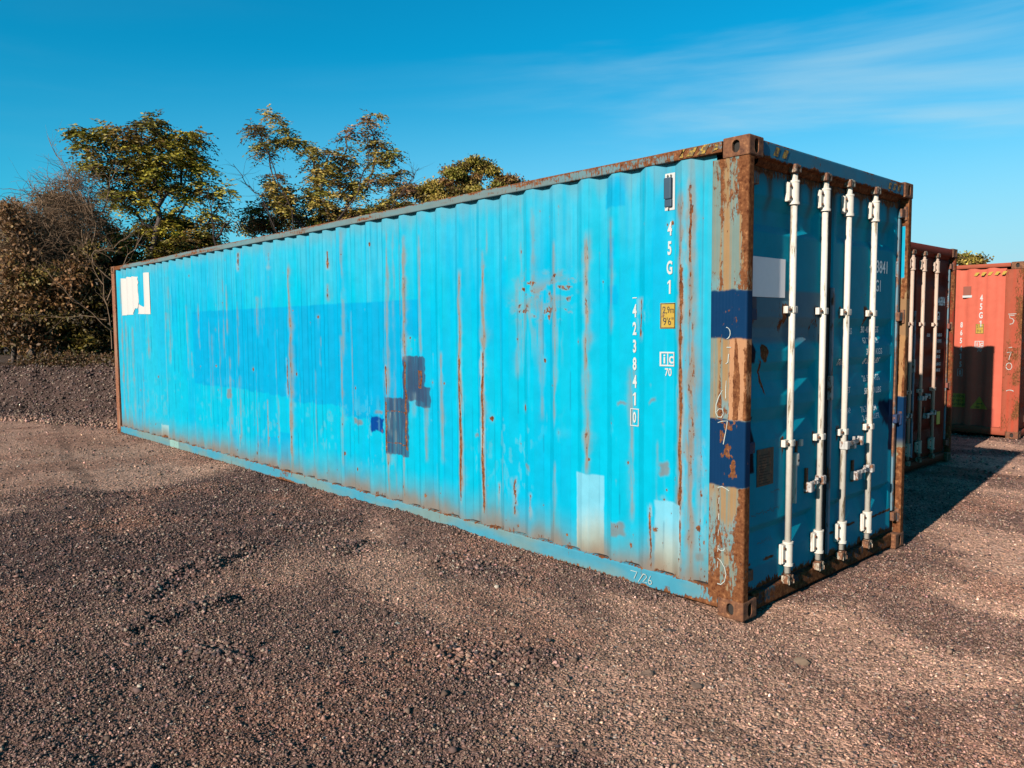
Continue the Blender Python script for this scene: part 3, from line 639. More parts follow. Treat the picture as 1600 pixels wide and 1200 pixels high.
def blue_door(v, z, X):
    n = fbm(v * 18, z * 1.2, 51); n2 = fbm(v * 4, z * 4, 52); n3 = fbm(v * 60, z * 3, 53)
    c = S(0, 192, 220, 1.02) * (1 - .35 * n[..., None]) + S(30, 190, 205, 1.0) * .35 * n[..., None]
    def mx(col, k): nonlocal c; k = np.clip(k, 0, 1)[..., None]; c = c * (1 - k) + col * k
    R = .10 + .25 * ss(.55, .75, n2 * .6 + n3 * .4)
    # brown runs growing stronger up to the header; rust at kick-plate line and bottom
    for a, s in ((.335, .5), (.70, .45), (.86, .4), (1.2, .5), (1.62, .4), (2.1, .4)):
        k = np.exp(-((v - a) / .035) ** 2) * ss(2.35, 2.75, z); mx(S(110, 100, 80), k); R = R + k * s * .7
    mx(S(96, 92, 80), ss(2.62, 2.74, z + .04 * (n2 - .5)) * .7); R = R + .55 * ss(2.68, 2.74, z + .03 * n3)
    for a in (.585, 1.012, 1.368, 1.8):
        for zc in (1.87, 1.02):
            k = np.exp(-((v - a + .045) / .045) ** 2) * ss(zc - .2, zc + .02, z) * (1 - ss(zc + .04, zc + .08, z)); R = R + .55 * k
    R = R + .8 * np.exp(-((z - .315 - .04 * (n2 - .5)) / .012) ** 2) * ss(.4, .6, fbm(v * 9, z * 0, 54)) + .7 * (1 - ss(.14, .23, z + .08 * (n - .5)))
    # old blotch of rust with a run below it
    d = np.hypot((v - .30) / .055, (z - 1.62) / .055) + .8 * (fbm(v * 30, z * 30, 56) - .5); k = 1 - ss(.7, 1.05, d); mx(S(80, 50, 40), k); R = R + 1.0 * k
    k = np.exp(-((v - .26 - .06 * np.sin((z - 1.2) * 9)) / .016) ** 2) * ss(1.3, 1.42, z) * (1 - ss(1.55, 1.62, z)); R = R + .8 * k
    for a, b, q in ((.10, .30, 1), (.10, .30, 2)): pass
    for a, b in ((1.56, 2.0), (.88, 1.225)):
        w = .115 + .035 * np.sign(np.sin(z * 13)); mx(S(26, 24, 46), box(v, z, .0, .195, a, b, .006, .012, 57)); R = R * (1 - box(v, z, .0, .195, a, b, .006, .01, 57) * .8)
    k = box(v, z, 2.22, 2.40, .80, 1.21, .006, .02, 58); mx(S(20, 50, 84), k); k = box(v, z, 2.1, 2.26, 1.0, 1.2, .02, .05, 58); mx(S(20, 50, 84), k)
    # rubbed grey edge by the right hinge post and by the centre gap
    mx(S(120, 146, 156), (ss(2.30, 2.33, v)) * (z > 1.22) * .8); mx(S(150, 140, 120), ss(2.29, 2.31, v) * (z < .8) * .9); R = R + .3 * ss(2.29, 2.31, v) * (z < .8)
    mx(S(150, 140, 150), ss(1.262, 1.245, v) * ss(1.66, 1.7, z) * (1 - ss(2.0, 2.02, z)) * .6)
    # lower kick area lighter
    mx(S(90, 165, 190), box(v, z, .10, .54, .17, .285, .006, .01) * .5)
    mx(S(70, 170, 200), box(v, z, .45, .56, .62, 1.1, .01, .02) * .5)  # column left of the first bar: grazing sunlight put into the colour
    return c, np.clip(R, 0, 1)

SIDEMAT = painted('weathered_blue_paint')
BAR = worn('cream_white_bar_paint', S4(248, 230, 208, 1.5), .2, .45, 26, S4(130, 92, 60), S4(190, 165, 130), S4(226, 200, 165), .12)
CAST = worn('rusty_casting_steel', S4(150, 120, 96), .95, .8, 7)
BOLT = worn('bolt_steel', S4(150, 110, 80), .6, .7, 30); CAM_ = worn('cam_steel', S4(210, 188, 160, 1.4), .55, .6, 22)
HAND = worn('handle_galvanised', S4(225, 212, 200, 1.3), .35, .5, 30)
HB = worn('hinge_blue', S4(14, 60, 110), .25, .6, 20); HT = worn('hinge_teal_rust', S4(90, 150, 160), .55, .6, 16)
FARP = worn('far_post_rust', S4(196, 140, 104), .55, .7, 5, RUST_D, S4(182, 106, 66), S4(216, 150, 108), .25)
def blue_extras(t, M):
    # side lettering
    vert_text(t, '45G1', .583, 2.458, .088, .036); vert_text(t, '423841', .863, 1.94, .088, .031, '0')
    ic_label(t, .592, 1.53); height_label(t, .588, 1.775)
    bm = bmesh.new(); place_bm(bm, poly_bm([(-.02, 0), (.02, 0), (.016, -.006), (-.016, -.006)]), side_fn(.865, 1.985, .004)); obj('lettering', bm, WHITE, t)
    # ventilator: white plate with dark louvre box
    bm = bmesh.new(); y = .048; bx(bm, -.625, -.548, y - .006, y + .002, 2.53, 2.765, .002); o = obj('vent_plate', bm, WHITE, t)
    bm = bmesh.new(); bx(bm, -.618, -.563, y - .030, y - .004, 2.60, 2.735, .006); bx(bm, -.618, -.563, y - .022, y - .004, 2.55, 2.60, .006); obj('vent_cover', bm, plain('vent_grey', S4(56, 84, 104), .6), o)
    for q in ((-.60, 2.75), (-.575, 2.75), (-.592, 2.542)):
        bm = bmesh.new(); cyl(bm, (q[0], y - .026, q[1]), (q[0], y - .004, q[1]), .006, n=8); obj('rivet', bm, M['bar'], o)
    # torn white placard far left of the side wall
    bm = bmesh.new()
    A = [(-.645, -.30), (-.5, -.295), (-.48, -.28), (-.46, -.295), (-.1, -.29), (-.02, -.24), (.02, -.19), (.05, -.20), (.10, -.11), (.17, -.02), (.20, .08), (.19, .16), (.25, .21), (.22, .25), (.13, .34), (.08, .31), (-.1, .33), (-.13, .31), (-.3, .33), (-.42, .31), (-.645, .32)]
    B = [(.06, -.285), (.645, -.30), (.645, .35), (.40, .35), (.40, -.14), (.34, -.18), (.24, -.13), (.12, -.215)]
    uc = 11.06
    for Q in (A, B): place_bm(bm, poly_bm(Q), side_fn(uc, 2.355, .006), side_cuts(uc, .7))
    obj('torn_placard', bm, plain('placard_white', S4(252, 236, 222), .5, .05), t)
    # hazard stripes, near end of top rail and both ends of the header
    bm = bmesh.new()
    for i, a in enumerate((.205, .30, .385, .455)):
        w_ = (.05, .055, .05, .03)[i]; place_bm(bm, poly_bm([(-a, 2.832), (-a - w_, 2.832 + .002 * i), (-a - w_ + .055, 2.886), (-a + .04 if i < 3 else -a, 2.886)][:4] if i else [(-a - .045, 2.832), (-a, 2.845), (-a, 2.886), (-a - .01, 2.886)]), lambda a_, b_: Vector((a_, -.0022 - .004, b_)))
    obj('hazard_stripes', bm, YSTR, t)
    stripes(t, lambda a, b: Vector((-.0055, .285 + a, 2.815 + b)), 2, .105, .055, .5); stripes(t, lambda a, b: Vector((-.0055, 1.98 + a, 2.815 + b)), 3, .085, .05, .5)
    # chalk marks
    f = lambda a, b: Vector((-a, -.0048, b))
    g = lambda pts: [(u, z) for u, z in pts]
    six = [(.155, 1.40), (.18, 1.36), (.198, 1.31), (.20, 1.26), (.185, 1.235), (.16, 1.235), (.147, 1.26), (.155, 1.285), (.178, 1.285), (.193, 1.265)]
    sev = [(.185, 1.20), (.15, 1.212), (.118, 1.215), (.125, 1.17), (.135, 1.12), (.145, 1.07)]
    cc = arcpts(.135, 1.745, -.028, .035, 90, -80)
    low = arcpts(.15, .43, .022, .018, 180, 350) + []
    curl = [(.175, .36), (.15, .345), (.125, .31), (.115, .27), (.125, .225), (.15, .2), (.175, .2)]
    tick = [(.10, 1.66), (.13, 1.66)]
    st2 = [(.13, 1.46), (.133, 1.40), (.132, 1.35)]
    dash = [[(.176 - .001 * i, .30 + .1 * i), (.172 - .001 * i, .34 + .1 * i)] for i in range(5)]
    chalk(t, [six, sev, cc, low, curl, tick, st2, [(.115, 1.62), (.12, 1.57), (.135, 1.56)], [(.18, .80), (.15, .81), (.12, .80), (.10, .79)]] + dash, .0052, f, CHALK)
    # 7/26 on the bottom rail
    f2 = lambda a, b: Vector((a, -.0035, b))
    s = [[(-.855, .13), (-.80, .13), (-.825, .08)], [(-.745, .132), (-.79, .065)], arcpts(-.735, .115, .016, .014, 160, -30, 8) + [(-.75, .075), (-.715, .075)], [(-.685, .13), (-.703, .095)] + arcpts(-.69, .085, .013, .013, 180, 520, 12)]
    chalk(t, s, .005, f2, CHALK)
    # door placard, data plate, lettering
    bm = bmesh.new(); bx(bm, -.052, -.048, .088, .535, 1.965, 2.208, .001); obj('placard', bm, plain('grey_white_placard', (.52, .50, .53, 1), .5, .05), t)
    bm = bmesh.new(); bx(bm, -.052, -.047, .225, .425, .785, 1.02, .002); o = obj('data_plate', bm, worn('data_plate_brown', S4(120, 96, 70), .4, .6, 30), t)
    bm = bmesh.new()
    for i in range(11):
        place_bm(bm, poly_bm([(-.08, 0), (.06 - .03 * (i % 3), 0), (.06 - .03 * (i % 3), .004), (-.08, .004)]), door_fn(.325, .80 + .018 * i, -.0455))
    obj('engraving', bm, BLACK, o)
    def dtext(rows, mat=DIMW, cond=.62):
        for s, v, z, h, wt in rows:
            bm = bmesh.new(); tb, wd = text_bm(s, h, cond, .014)
            for q in tb.verts: q.co.x *= wt / wd
            wd = wt
            def fn(a, b, v=v, z=z, wd=wd):
                vv = v + a + wd / 2; zz = z + b
                return Vector((-.0485 - float(door_profile(np.array(vv), np.array(zz), 1.235, 2.235)), vv, zz))
            place_bm(bm, tb, fn); obj('lettering', bm, mat, t)
    dtext([('423841', 1.792, 2.185, .095, .318), ('45G1', 1.802, 2.045, .088, .192)], WHITED, .66)
    dtext([('GROSS', 1.45, 1.725, .046, .14), ('30 400 KGS', 1.74, 1.735, .048, .31), ('67 200 LB', 1.74, 1.655, .044, .27), ('TARE', 1.33, 1.505, .046, .12), ('3 880 KGS', 1.77, 1.57, .046, .28), ('8 550 LBS', 1.77, 1.50, .044, .28), ('NET', 1.43, 1.30, .044, .08), ('26 520 KGS', 1.75, 1.37, .046, .30), ('58 480 LBS', 1.75, 1.275, .046, .30), ('CU.CAP', 1.43, 1.145, .04, .16), ('76.3 CU.M', 1.76, 1.135, .044, .27), ('2 694 CU.FT', 1.75, 1.075, .04, .30)])
    bm = bmesh.new(); tb, _ = text_bm('0', .08, .55, .01); place_bm(bm, tb, door_fn(2.30, 2.19, -.0485)); place_bm(bm, frame_bm(-.028, .028, -.018, .098, .006), door_fn(2.30, 2.19, -.0485)); obj('lettering', bm, WHITED, t)
    # pen scrawl on the left leaf
    f3 = lambda a, b: Vector((-.0495, a, b)); sc = []
    for z, v0, v1, h in ((.735, .40, .52, .03), (.615, .17, .53, .035), (.43, .24, .44, .04)):
        p = []; n = int((v1 - v0) / .012)
        for i in range(n): p.append((v0 + (v1 - v0) * i / n, z + h * (random.random() - .3) * (1 if i % 2 else -.6)))
        sc.append(p)
    chalk(t, sc, .0035, f3, INK, 'pen_scrawl')

blueM = dict(side=SIDEMAT, plain=worn('blue_sheet', S4(40, 170, 205), .2, .5, 4), farpost=FARP, cast=CAST, gasket=plain('rubber_gasket', (.015, .012, .012, 1), .8), bar=BAR, bolt=BOLT, cam=CAM_, hand=HAND,
             astr=worn('astragal_grey', S4(150, 156, 166, 1.6), .3, .6, 12), edge=worn('door_edge_grey', S4(126, 160, 170, 1.1), .45, .6, 6), hinge=lambda z, di: HB if ((1.0 < z < 1.1) or (di == 0 and 1.8 < z < 1.9)) else HT)
c1 = container(dict(loc=(0, 0, 0), fine=True, mats=blueM, side=paint_side, toprail=blue_toprail, botrail=blue_botrail, post=blue_post, postr=blue_postr, header=blue_header, sill=blue_sill, door=blue_door, bars=bars, extras=blue_extras))
tag(c1, 'long bright blue shipping container with rust streaks, white locking bars and lettering 45G1 and 423841', 'shipping container', 'shipping containers in the gravel yard')

DENTS[0] = False
# --- the two red containers
def redfuncs(a, b, seed):
    def two(u, z): return fbm(u * 3, z * 3, seed), fbm(u * 30, z * 2, seed + 1)
    def rail(u, z): n, n2 = two(u, z); return a * (1 - n[..., None]) + b * n[..., None], np.clip(.2 + .5 * (n2 - .4), 0, 1)
    def post(arc, z, X, Y): n = fbm(X * 25, z * 1.5, seed); n2 = fbm(X * 12, z * 5, seed + 3); return a * (1 - n[..., None]) + b * n[..., None], np.clip(.32 + .9 * (n2 - .42) + .2 * (X > -.1), 0, .95)
    def door(v, z, X): n, n2 = two(v, z); return a * (1 - .4 * n[..., None]), np.clip(.05 + .5 * (n2 - .45) + .5 * (1 - ss(.14, .25, z)), 0, 1)
    return rail, post, door
def maroon_extras(t, M):
    for s, v, z, h in (('46884', 1.94, 2.13, .12), ('45G1', 1.83, 1.94, .11)):
        bm = bmesh.new(); tb, wd = text_bm(s, h, .6, .008); place_bm(bm, tb, door_fn(v + wd / 2, z, -.0485)); obj('lettering', bm, DIMW, t)
    bm = bmesh.new(); tb, _ = text_bm('5', .1, .55, .01); place_bm(bm, tb, door_fn(2.30, 2.14, -.0485)); place_bm(bm, frame_bm(-.032, .032, -.02, .12, .006), door_fn(2.30, 2.14, -.0485)); obj('lettering', bm, DIMW, t)
    for i, (v, z) in enumerate(((1.6, 1.72), (1.95, 1.72), (1.95, 1.64), (1.93, 1.50), (1.93, 1.43), (1.93, 1.33), (1.93, 1.25))):
        bm = bmesh.new(); tb, wd = text_bm(('GROSS', '30 480 KGS', '67 200 LBS', '3 900 KGS', '8 600 LBS', '26 580 KGS', '58 600 LBS')[i], .04, .6); place_bm(bm, tb, door_fn(v + wd / 2, z, -.0485)); obj('lettering', bm, DIMW, t)
    bm = bmesh.new(); bx(bm, -.003, .001, 1.88, 1.99, .55, .72, .001); obj('yellow_tag', bm, plain('lime_yellow', S4(225, 225, 40, .9), .5), t)
def red_extras(t, M):
    vert_text(t, '45G1', .592, 2.385, .11, .035, cond=.6); vert_text(t, '865415', .872, 1.93, .095, .04, '0', wob=.004)
    ic_label(t, .60, 1.50, 1.15); height_label(t, .60, 1.73)
    y = .048; bm = bmesh.new(); bx(bm, -.86, -.72 + .0, .004, .014, 2.34, 2.38, .003); obj('vent_plate', bm, WHITE, t)
    bm = bmesh.new(); bx(bm, -.85, -.735, -.001, .012, 2.38, 2.53, .003); obj('vent_cover', bm, plain('vent_brown', S4(170, 84, 58), .6), t)
    bm = bmesh.new()
    for i in range(5):
        a = .70 - i * .098; place_bm(bm, poly_bm([(-a, 2.70), (-a + .045, 2.70), (-a + .085, 2.755), (-a + .03, 2.755)]), lambda a_, b_: Vector((a_, .0005, b_)))
    obj('hazard_stripes', bm, YEL, t)
    # caution panel and triangle
    bm = bmesh.new(); place_bm(bm, poly_bm([(-.125, 0), (.125, 0), (.125, .235), (-.125, .235)]), side_fn(.90, .47, .004), side_cuts(.90, .14)); o = obj('caution_label', bm, YEL, t)
    bm = bmesh.new()
    for s, z in (('CAUTION', .165), ("9'6\" HIGH", .095), ('CONTAINER', .025)):
        tb, _ = text_bm(s, .042, .8, .01); place_bm(bm, tb, side_fn(.90, .47 + z, .0055), side_cuts(.90, .14))
    obj('print', bm, INK, o)
    bm = bmesh.new(); place_bm(bm, poly_bm([(-.13, 0), (.13, 0), (.0, .21)]), side_fn(.57, .46, .004), side_cuts(.57, .14)); o = obj('warning_triangle', bm, YEL, t)
    bm = bmesh.new(); place_bm(bm, poly_bm([(-.07, .02), (.0, .02), (.01, .035), (-.06, .035)]), side_fn(.57, .46, .0055), side_cuts(.57, .14)); place_bm(bm, poly_bm([(-.035, .075), (.045, .085), (.045, .095), (-.035, .088)]), side_fn(.57, .46, .0055), side_cuts(.57, .14)); obj('print', bm, INK, o)
    f = lambda a, b: Vector((-a, -.0045, b))
    five = [(.105, 2.03), (.175, 2.03), (.165, 1.985), (.13, 1.975), (.108, 1.94), (.125, 1.895), (.165, 1.885)]
    bar_ = [(.08, 2.055), (.19, 2.05)]; seven = [(.19, 1.42), (.13, 1.43), (.15, 1.36), (.16, 1.30)]; dash7 = [(.17, 1.50), (.12, 1.51)]
    zero = arcpts(.155, 1.195, .04, .055, 0, 350, 18); arc = arcpts(.13, .78, .05, .025, 10, 170, 10)
    chalk(t, [five, bar_, seven, dash7, zero, arc], .010, f, CHALK)
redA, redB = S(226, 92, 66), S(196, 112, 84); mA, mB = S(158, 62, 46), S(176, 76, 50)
rr, rp, rd = redfuncs(redA, redB, 5); mr, mpo, md = redfuncs(mA, mB, 15)
REDS = painted('weathered_red_paint'); MARS = painted('weathered_maroon_paint')
PBAR = worn('pinkish_bar_paint', S4(240, 200, 172, 1.3), .10, .45, 30, S4(120, 70, 50), S4(200, 140, 110), S4(230, 180, 150), .2)
redM = dict(blueM, side=REDS, plain=worn('red_sheet', S4(214, 96, 78), .2, .5, 4), farpost=worn('red_post', S4(196, 92, 74), .3), bar=PBAR, cast=worn('red_casting', S4(160, 84, 60), .6, .7, 8), hinge=lambda z, di: RH)
RH = worn('hinge_red', S4(170, 84, 64), .4)
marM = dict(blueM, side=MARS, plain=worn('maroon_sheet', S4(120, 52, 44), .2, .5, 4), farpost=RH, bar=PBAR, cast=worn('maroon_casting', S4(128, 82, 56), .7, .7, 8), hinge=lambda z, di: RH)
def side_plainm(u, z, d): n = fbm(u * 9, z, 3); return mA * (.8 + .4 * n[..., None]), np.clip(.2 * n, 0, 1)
c2 = container(dict(loc=(-1.19, 4.74, 0), zs=.962, fine=False, mats=marM, side=side_plainm, toprail=mr, botrail=mr, post=mpo, postr=mpo, header=mr, sill=mr, door=md, bars=bars, extras=maroon_extras))
tag(c2, 'dark maroon shipping container standing behind the blue one, its shaded doors with cream locking bars', 'shipping container', 'shipping containers in the gravel yard')
c3 = container(dict(loc=(-1.15, 10.02, 0), zs=.962, fine=False, mats=redM, side=paint_side_red, toprail=rr, botrail=rr, post=rp, postr=rp, header=rr, sill=rr, door=rd, bars=bars, extras=red_extras))
tag(c3, 'salmon red shipping container at the right edge with lettering 45G1 and 865415', 'shipping container', 'shipping containers in the gravel yard')

# ------------------------------------------------------------------ ground
def berm_s(x, y):
    sA = -.388 * (x + 14.9) + .922 * (y - .25) ; sB = -(x + 12.9) + .15 * (y)
    return np.minimum(sA, sB) + .5 * (fbm(x * .5, y * .5, 301) - .5)
RIDGES = [((-3.74, -1.36), (-3.3, -2.0), .05, .10), ((-3.56, -1.96), (-3.0, -2.5), .045, .09), ((-3.98, -1.01), (-3.78, -.5), .035, .12), ((-3.14, -.74), (-3.05, -1.0), .035, .08), ((-3.73, -2.59), (-3.4, -2.2), .04, .09),
          ((-7.0, -2.2), (-6.2, -.6), .04, .16), ((-6.2, -.8), (-5.4, -.3), .035, .14), ((-1.9, -2.55), (-1.55, -2.45), .03, .06), ((-4.6, -2.4), (-4.2, -1.4), .03, .12), ((-5.6, -2.6), (-4.9, -1.2), .045, .14), ((-2.6, -2.1), (-2.45, -2.75), .035, .06), ((-.9, -1.6), (-.5, -1.25), .025, .10), ((-2.3, -.5), (-1.5, -.45), .025, .09), ((-5.2, -1.0), (-4.2, -.4), .04, .12)]
def seg_d(x, y, a, b):
    ax, ay = a; bx_, by = b; dx, dy = bx_ - ax, by - ay; t = np.clip(((x - ax) * dx + (y - ay) * dy) / (dx * dx + dy * dy), 0, 1)
    return np.hypot(x - ax - t * dx, y - ay - t * dy)
def rough_at(x, y):
    """0 = rolled flat and dusty, 1 = loose churned gravel"""
    r = ss(.44, .56, fbm(x * .6 + 3, y * 1.0, 311, 5))
    churn = ss(-7.2, -6.6, x + .25 * (y + 1) + .5 * (fbm(x * 2, y * 2, 5) - .5)) * (1 - ss(-4.2, -2.9, x + .3 * y)) * ss(-5, -3, y)
    r = np.maximum(r * .8, churn); r = np.maximum(r, ss(-2.4, -3.1, y) * ss(.2, -1, x) * .8)
    for a, b, hh, w_ in RIDGES: r = np.maximum(r, 1 - ss(.05, .34, seg_d(x, y, a, b) + .2 * (fbm(x * 4, y * 4, 371) - .5)))
    r = r * (1 - ss(-7.4, -8.2, x) * .8 * (1 - ss(0, 1.2, berm_s(x, y) + 1)))
    return np.clip(r, 0, 1)
def height(x, y):
    r = rough_at(x, y)
    h = -.012 + .05 * (fbm(x * .35, y * .35, 303) - .5) + .03 * (fbm(x * 1.3, y * 1.3, 304) - .5) * (.4 + r)
    h = h + (.028 * (fbm(x * 5, y * 5, 305, 5) - .42)) * (.35 + r) + .02 * (fbm(x * 17, y * 17, 306, 3) - .5) * (.25 + r)
    for a, b, hh, w_ in RIDGES:
        d = seg_d(x, y, a, b) + .16 * (fbm(x * 5, y * 5, 307) - .5); h = h + .75 * hh * (1 - ss(0, w_ * 1.2, np.abs(d))) * (.5 + fbm(x * 9, y * 9, 308))
    h = h - .035 * np.exp(-(((x + 3.05) / .16) ** 2 + ((y + 2.5) / .12) ** 2))
    # gravel heaped along the foot of the blue container's side and doors
    u = -x; foot = np.interp(u, [-1, 0, .3, 1.6, 3, 5, 5.9, 6.6, 12, 13], [0, .0, .03, .035, .075, .055, .02, .05, .045, .0]) * (.6 + .8 * fbm(x * 2.3, y * 0, 340)) + .03 * (fbm(x * 9, y * 3, 341) - .5)
    foot = foot * ss(.15, .5, u) - .02 * ss(.5, .1, np.abs(u)) * ss(.6, .2, np.abs(y))
    h = np.maximum(h, foot * np.exp(-(np.maximum(0, -y) / .35) ** 2) * ss(-.2, .25, u) + (1 - ss(-.2, .1, u)) * -9) if False else h + foot * np.exp(-(np.clip(-y, 0, 9) / .32) ** 2) * (y < .5)
    dd = np.clip(x, 0, 9); h = h + .055 * ss(.1, .9, y) * (1 - ss(2.0, 2.6, y)) * np.exp(-((dd - .32) / .28) ** 2)
    h = np.where((x < 0) & (x > -12.1) & (y > .06), np.minimum(h, .0), h)
    b = berm_s(x, y); bh = .98 * ss(-.2, 2.3, b + .35 * (fbm(x * 1.7, y * 1.7, 320) - .5))
    bump = (.26 * (fbm(x * 1.6, y * 1.6, 321, 5) - .5) + .12 * (fbm(x * 6, y * 6, 322) - .5)) * ss(-.3, .6, b) * (1 - ss(1.9, 2.8, b))
    return h + bh + bump
def gcol(x, y):
    return gcol_(x, y) * np.array([2.28, 1.86, 1.71]) * (1 + .60 * ss(-.3, 1.9, x + .25 * y))[..., None]
def gcol_(x, y):
    r = rough_at(x, y); n = fbm(x * 1.1, y * 1.1, 331, 5); n2 = fbm(x * 6, y * 6, 332, 4)
    dusty = S(152, 125, 106); dark = S(80, 62, 56); brown = S(126, 95, 78)
    c = dusty * (1 - r[..., None]) + dark * r[..., None]
    m = (ss(.5, .7, n) * .7)[..., None]; c = c * (1 - m) + brown * m
    tr = ss(.12, .05, np.abs(((y + .18 * x + .3 * fbm(x * .3, y * .3, 350)) % 1.9) - .9)) * ss(.4, .6, fbm(x * .7, y * .7, 351)) * .35; c = c * (1 - tr[..., None])
    m = ss(.5, 3.2, x)[..., None] * .35; c = c * (1 - m) + S(160, 128, 104) * m
    b = ss(-.4, .3, berm_s(x, y))[..., None]; c = c * (1 - b) + S(68, 54, 48) * b
    pl = ss(1.9, 2.4, berm_s(x, y))[..., None]; c = c * (1 - pl) + S(70, 56, 44) * pl
    return c * (.8 + .4 * n2[..., None])
def lines(seg):
    o = []
    for a, b, s in seg: o += list(np.arange(a, b, s))
    return np.array(o + [seg[-1][1]])
gx = lines([(-400, -60, 20), (-60, -22, 1.0), (-22, -9, .06), (-9, -5, .035), (-5, 2.6, .022), (2.6, 6, .08), (6, 20, .5), (20, 400, 20)])
gy = lines([(-400, -30, 20), (-30, -6, 1.0), (-6, -4.2, .1), (-4.2, 1.0, .025), (1.0, 4.0, .04), (4.0, 12, .08), (12, 30, .5), (30, 400, 20)])
GX, GY = np.meshgrid(gx, gy, indexing='ij'); GZ = height(GX, GY)
far = np.hypot(GX, GY) > 60; GZ = np.where(far, np.where(GX < -20, .98, -.01), GZ)
gm, N_, L_, B_ = newmat('gravel_ground')
g_tc = N_.new('ShaderNodeTexCoord').outputs['Object']; ga = N_.new('ShaderNodeAttribute'); ga.attribute_name = 'Col'
vo = N_.new('ShaderNodeTexVoronoi'); vo.inputs['Scale'].default_value = 62; L_.new(g_tc, vo.inputs['Vector'])
vo2 = N_.new('ShaderNodeTexVoronoi'); vo2.inputs['Scale'].default_value = 23; L_.new(g_tc, vo2.inputs['Vector'])
sepc = N_.new('ShaderNodeSeparateColor'); L_.new(vo.outputs['Color'], sepc.inputs[0])
grain = rng_(N_, L_, sepc.outputs[0], 0, 1, .55, 1.45)
big = rng_(N_, L_, noise(N_, L_, g_tc, 3, 8, .7), .3, .7, .82, 1.18)
gcc = N_.new('ShaderNodeCombineColor'); gg = mathn(N_, L_, 'MULTIPLY', grain, big)
for k in range(3): L_.new(gg, gcc.inputs[k])
gb = mixrgb(N_, L_, 1.0, ga.outputs['Color'], gcc.outputs[0], 'MULTIPLY')
spk = rng_(N_, L_, sepc.outputs[1], .98, .995, 0, .6); gb = mixrgb(N_, L_, spk, gb, S4(225, 205, 185, 1.6))
L_.new(gb, B_.inputs['Base Color']); B_.inputs['Roughness'].default_value = .95; B_.inputs['Specular IOR Level'].default_value = .15
bh_ = mathn(N_, L_, 'ADD', mathn(N_, L_, 'MULTIPLY', vo.outputs['Distance'], -1.0), mathn(N_, L_, 'MULTIPLY', vo2.outputs['Distance'], -1.2))
gbp = N_.new('ShaderNodeBump'); gbp.inputs['Strength'].default_value = .9; gbp.inputs['Distance'].default_value = .010; L_.new(bh_, gbp.inputs['Height']); L_.new(gbp.outputs[0], B_.inputs['Normal'])
gr = sheet('ground', GX, GY, GZ, gm, None, gcol(GX, GY)); gr['kind'] = 'structure'

# loose stones, one mesh: too many to count
def stones(n, sampler, smin, smax, pw, seed):
    g = np.random.default_rng(seed); x, y = sampler(g, n); n = len(x)
    z = height(x, y); s = smin + (smax - smin) * g.random(n) ** pw
    O = np.array([[1, 0, 0], [-1, 0, 0], [0, 1, 0], [0, -1, 0], [0, 0, 1], [0, 0, -1], [.62, .62, .3], [-.6, .5, .55]], float)
    F = np.array([[0, 2, 4], [2, 1, 4], [1, 3, 4], [3, 0, 4], [2, 0, 5], [1, 2, 5], [3, 1, 5], [0, 3, 5]])
    O = O[:6]; V = O[None] * (1 + g.normal(0, .28, (n, 6, 1))) + g.normal(0, .16, (n, 6, 3))
    V = V * (s[:, None, None] / 2) * g.uniform(.6, 1.15, (n, 1, 3))
    q = g.normal(size=(n, 4)); q /= np.linalg.norm(q, axis=1)[:, None]; w_, a, b, c = q.T
    Rm = np.stack([1 - 2 * (b * b + c * c), 2 * (a * b - c * w_), 2 * (a * c + b * w_), 2 * (a * b + c * w_), 1 - 2 * (a * a + c * c), 2 * (b * c - a * w_), 2 * (a * c - b * w_), 2 * (b * c + a * w_), 1 - 2 * (a * a + b * b)], -1).reshape(n, 3, 3)
    V = np.einsum('nij,nkj->nki', Rm, V); V[..., 2] *= .75
    V += np.stack([x, y, z + s * .22], -1)[:, None]
    Fa = (F[None] + 6 * np.arange(n)[:, None, None]).reshape(-1, 3)
    base = gcol(x, y) * .65 + S(128, 102, 90) * .7; k = g.lognormal(-.02, .46, n)[:, None]
    tone = g.random(n)[:, None]; col = base * k * g.normal(1, .05, (n, 3)); col = np.where(tone > .992, S(230, 204, 178, 1.1), col); col = np.where((tone > .93) & (tone <= .985), S(164, 138, 116, 1.6), col)
    col = np.where(tone < .07, S(78, 66, 66, 1.5), col); col = np.clip(col, .01, .8)
    return V.reshape(-1, 3), Fa, np.repeat(col, 6, 0)
def inview(x, y):
    dx = x - CAM[0]; dy = y - CAM[1]; fz = dx * FV[0] + dy * FV[1]; rx = dx * RV[0] + dy * RV[1]
    blocked = (y > .02) & (x < .02) & (y < WID) & (x > -LEN)
    return (fz > .5) & (np.abs(rx) < fz * .74 + .6) & ~blocked
def samp(r0, r1, gam=1.0, extra=None):
    def f(g, n):
        a = math.atan2(FV[1], FV[0]); th = a + g.uniform(-.72, .72, n); r = np.sqrt(g.uniform(r0 ** 2, r1 ** 2, n))
        x = CAM[0] + r * np.cos(th); y = CAM[1] + r * np.sin(th); ok = inview(x, y) & (g.random(n) < (.42 + .58 * rough_at(x, y)) ** gam)
        return x[ok], y[ok]
    return f
VS, FS, CS = [], [], []; off = 0
def samp_ridge(g, n):
    X, Y = [], []
    for a, b, hh, w_ in RIDGES:
        t = g.random(n // len(RIDGES)); X.append(a[0] + (b[0] - a[0]) * t + g.normal(0, w_ * 1.3, n // len(RIDGES))); Y.append(a[1] + (b[1] - a[1]) * t + g.normal(0, w_ * 1.3, n // len(RIDGES)))
    return np.concatenate(X), np.concatenate(Y)
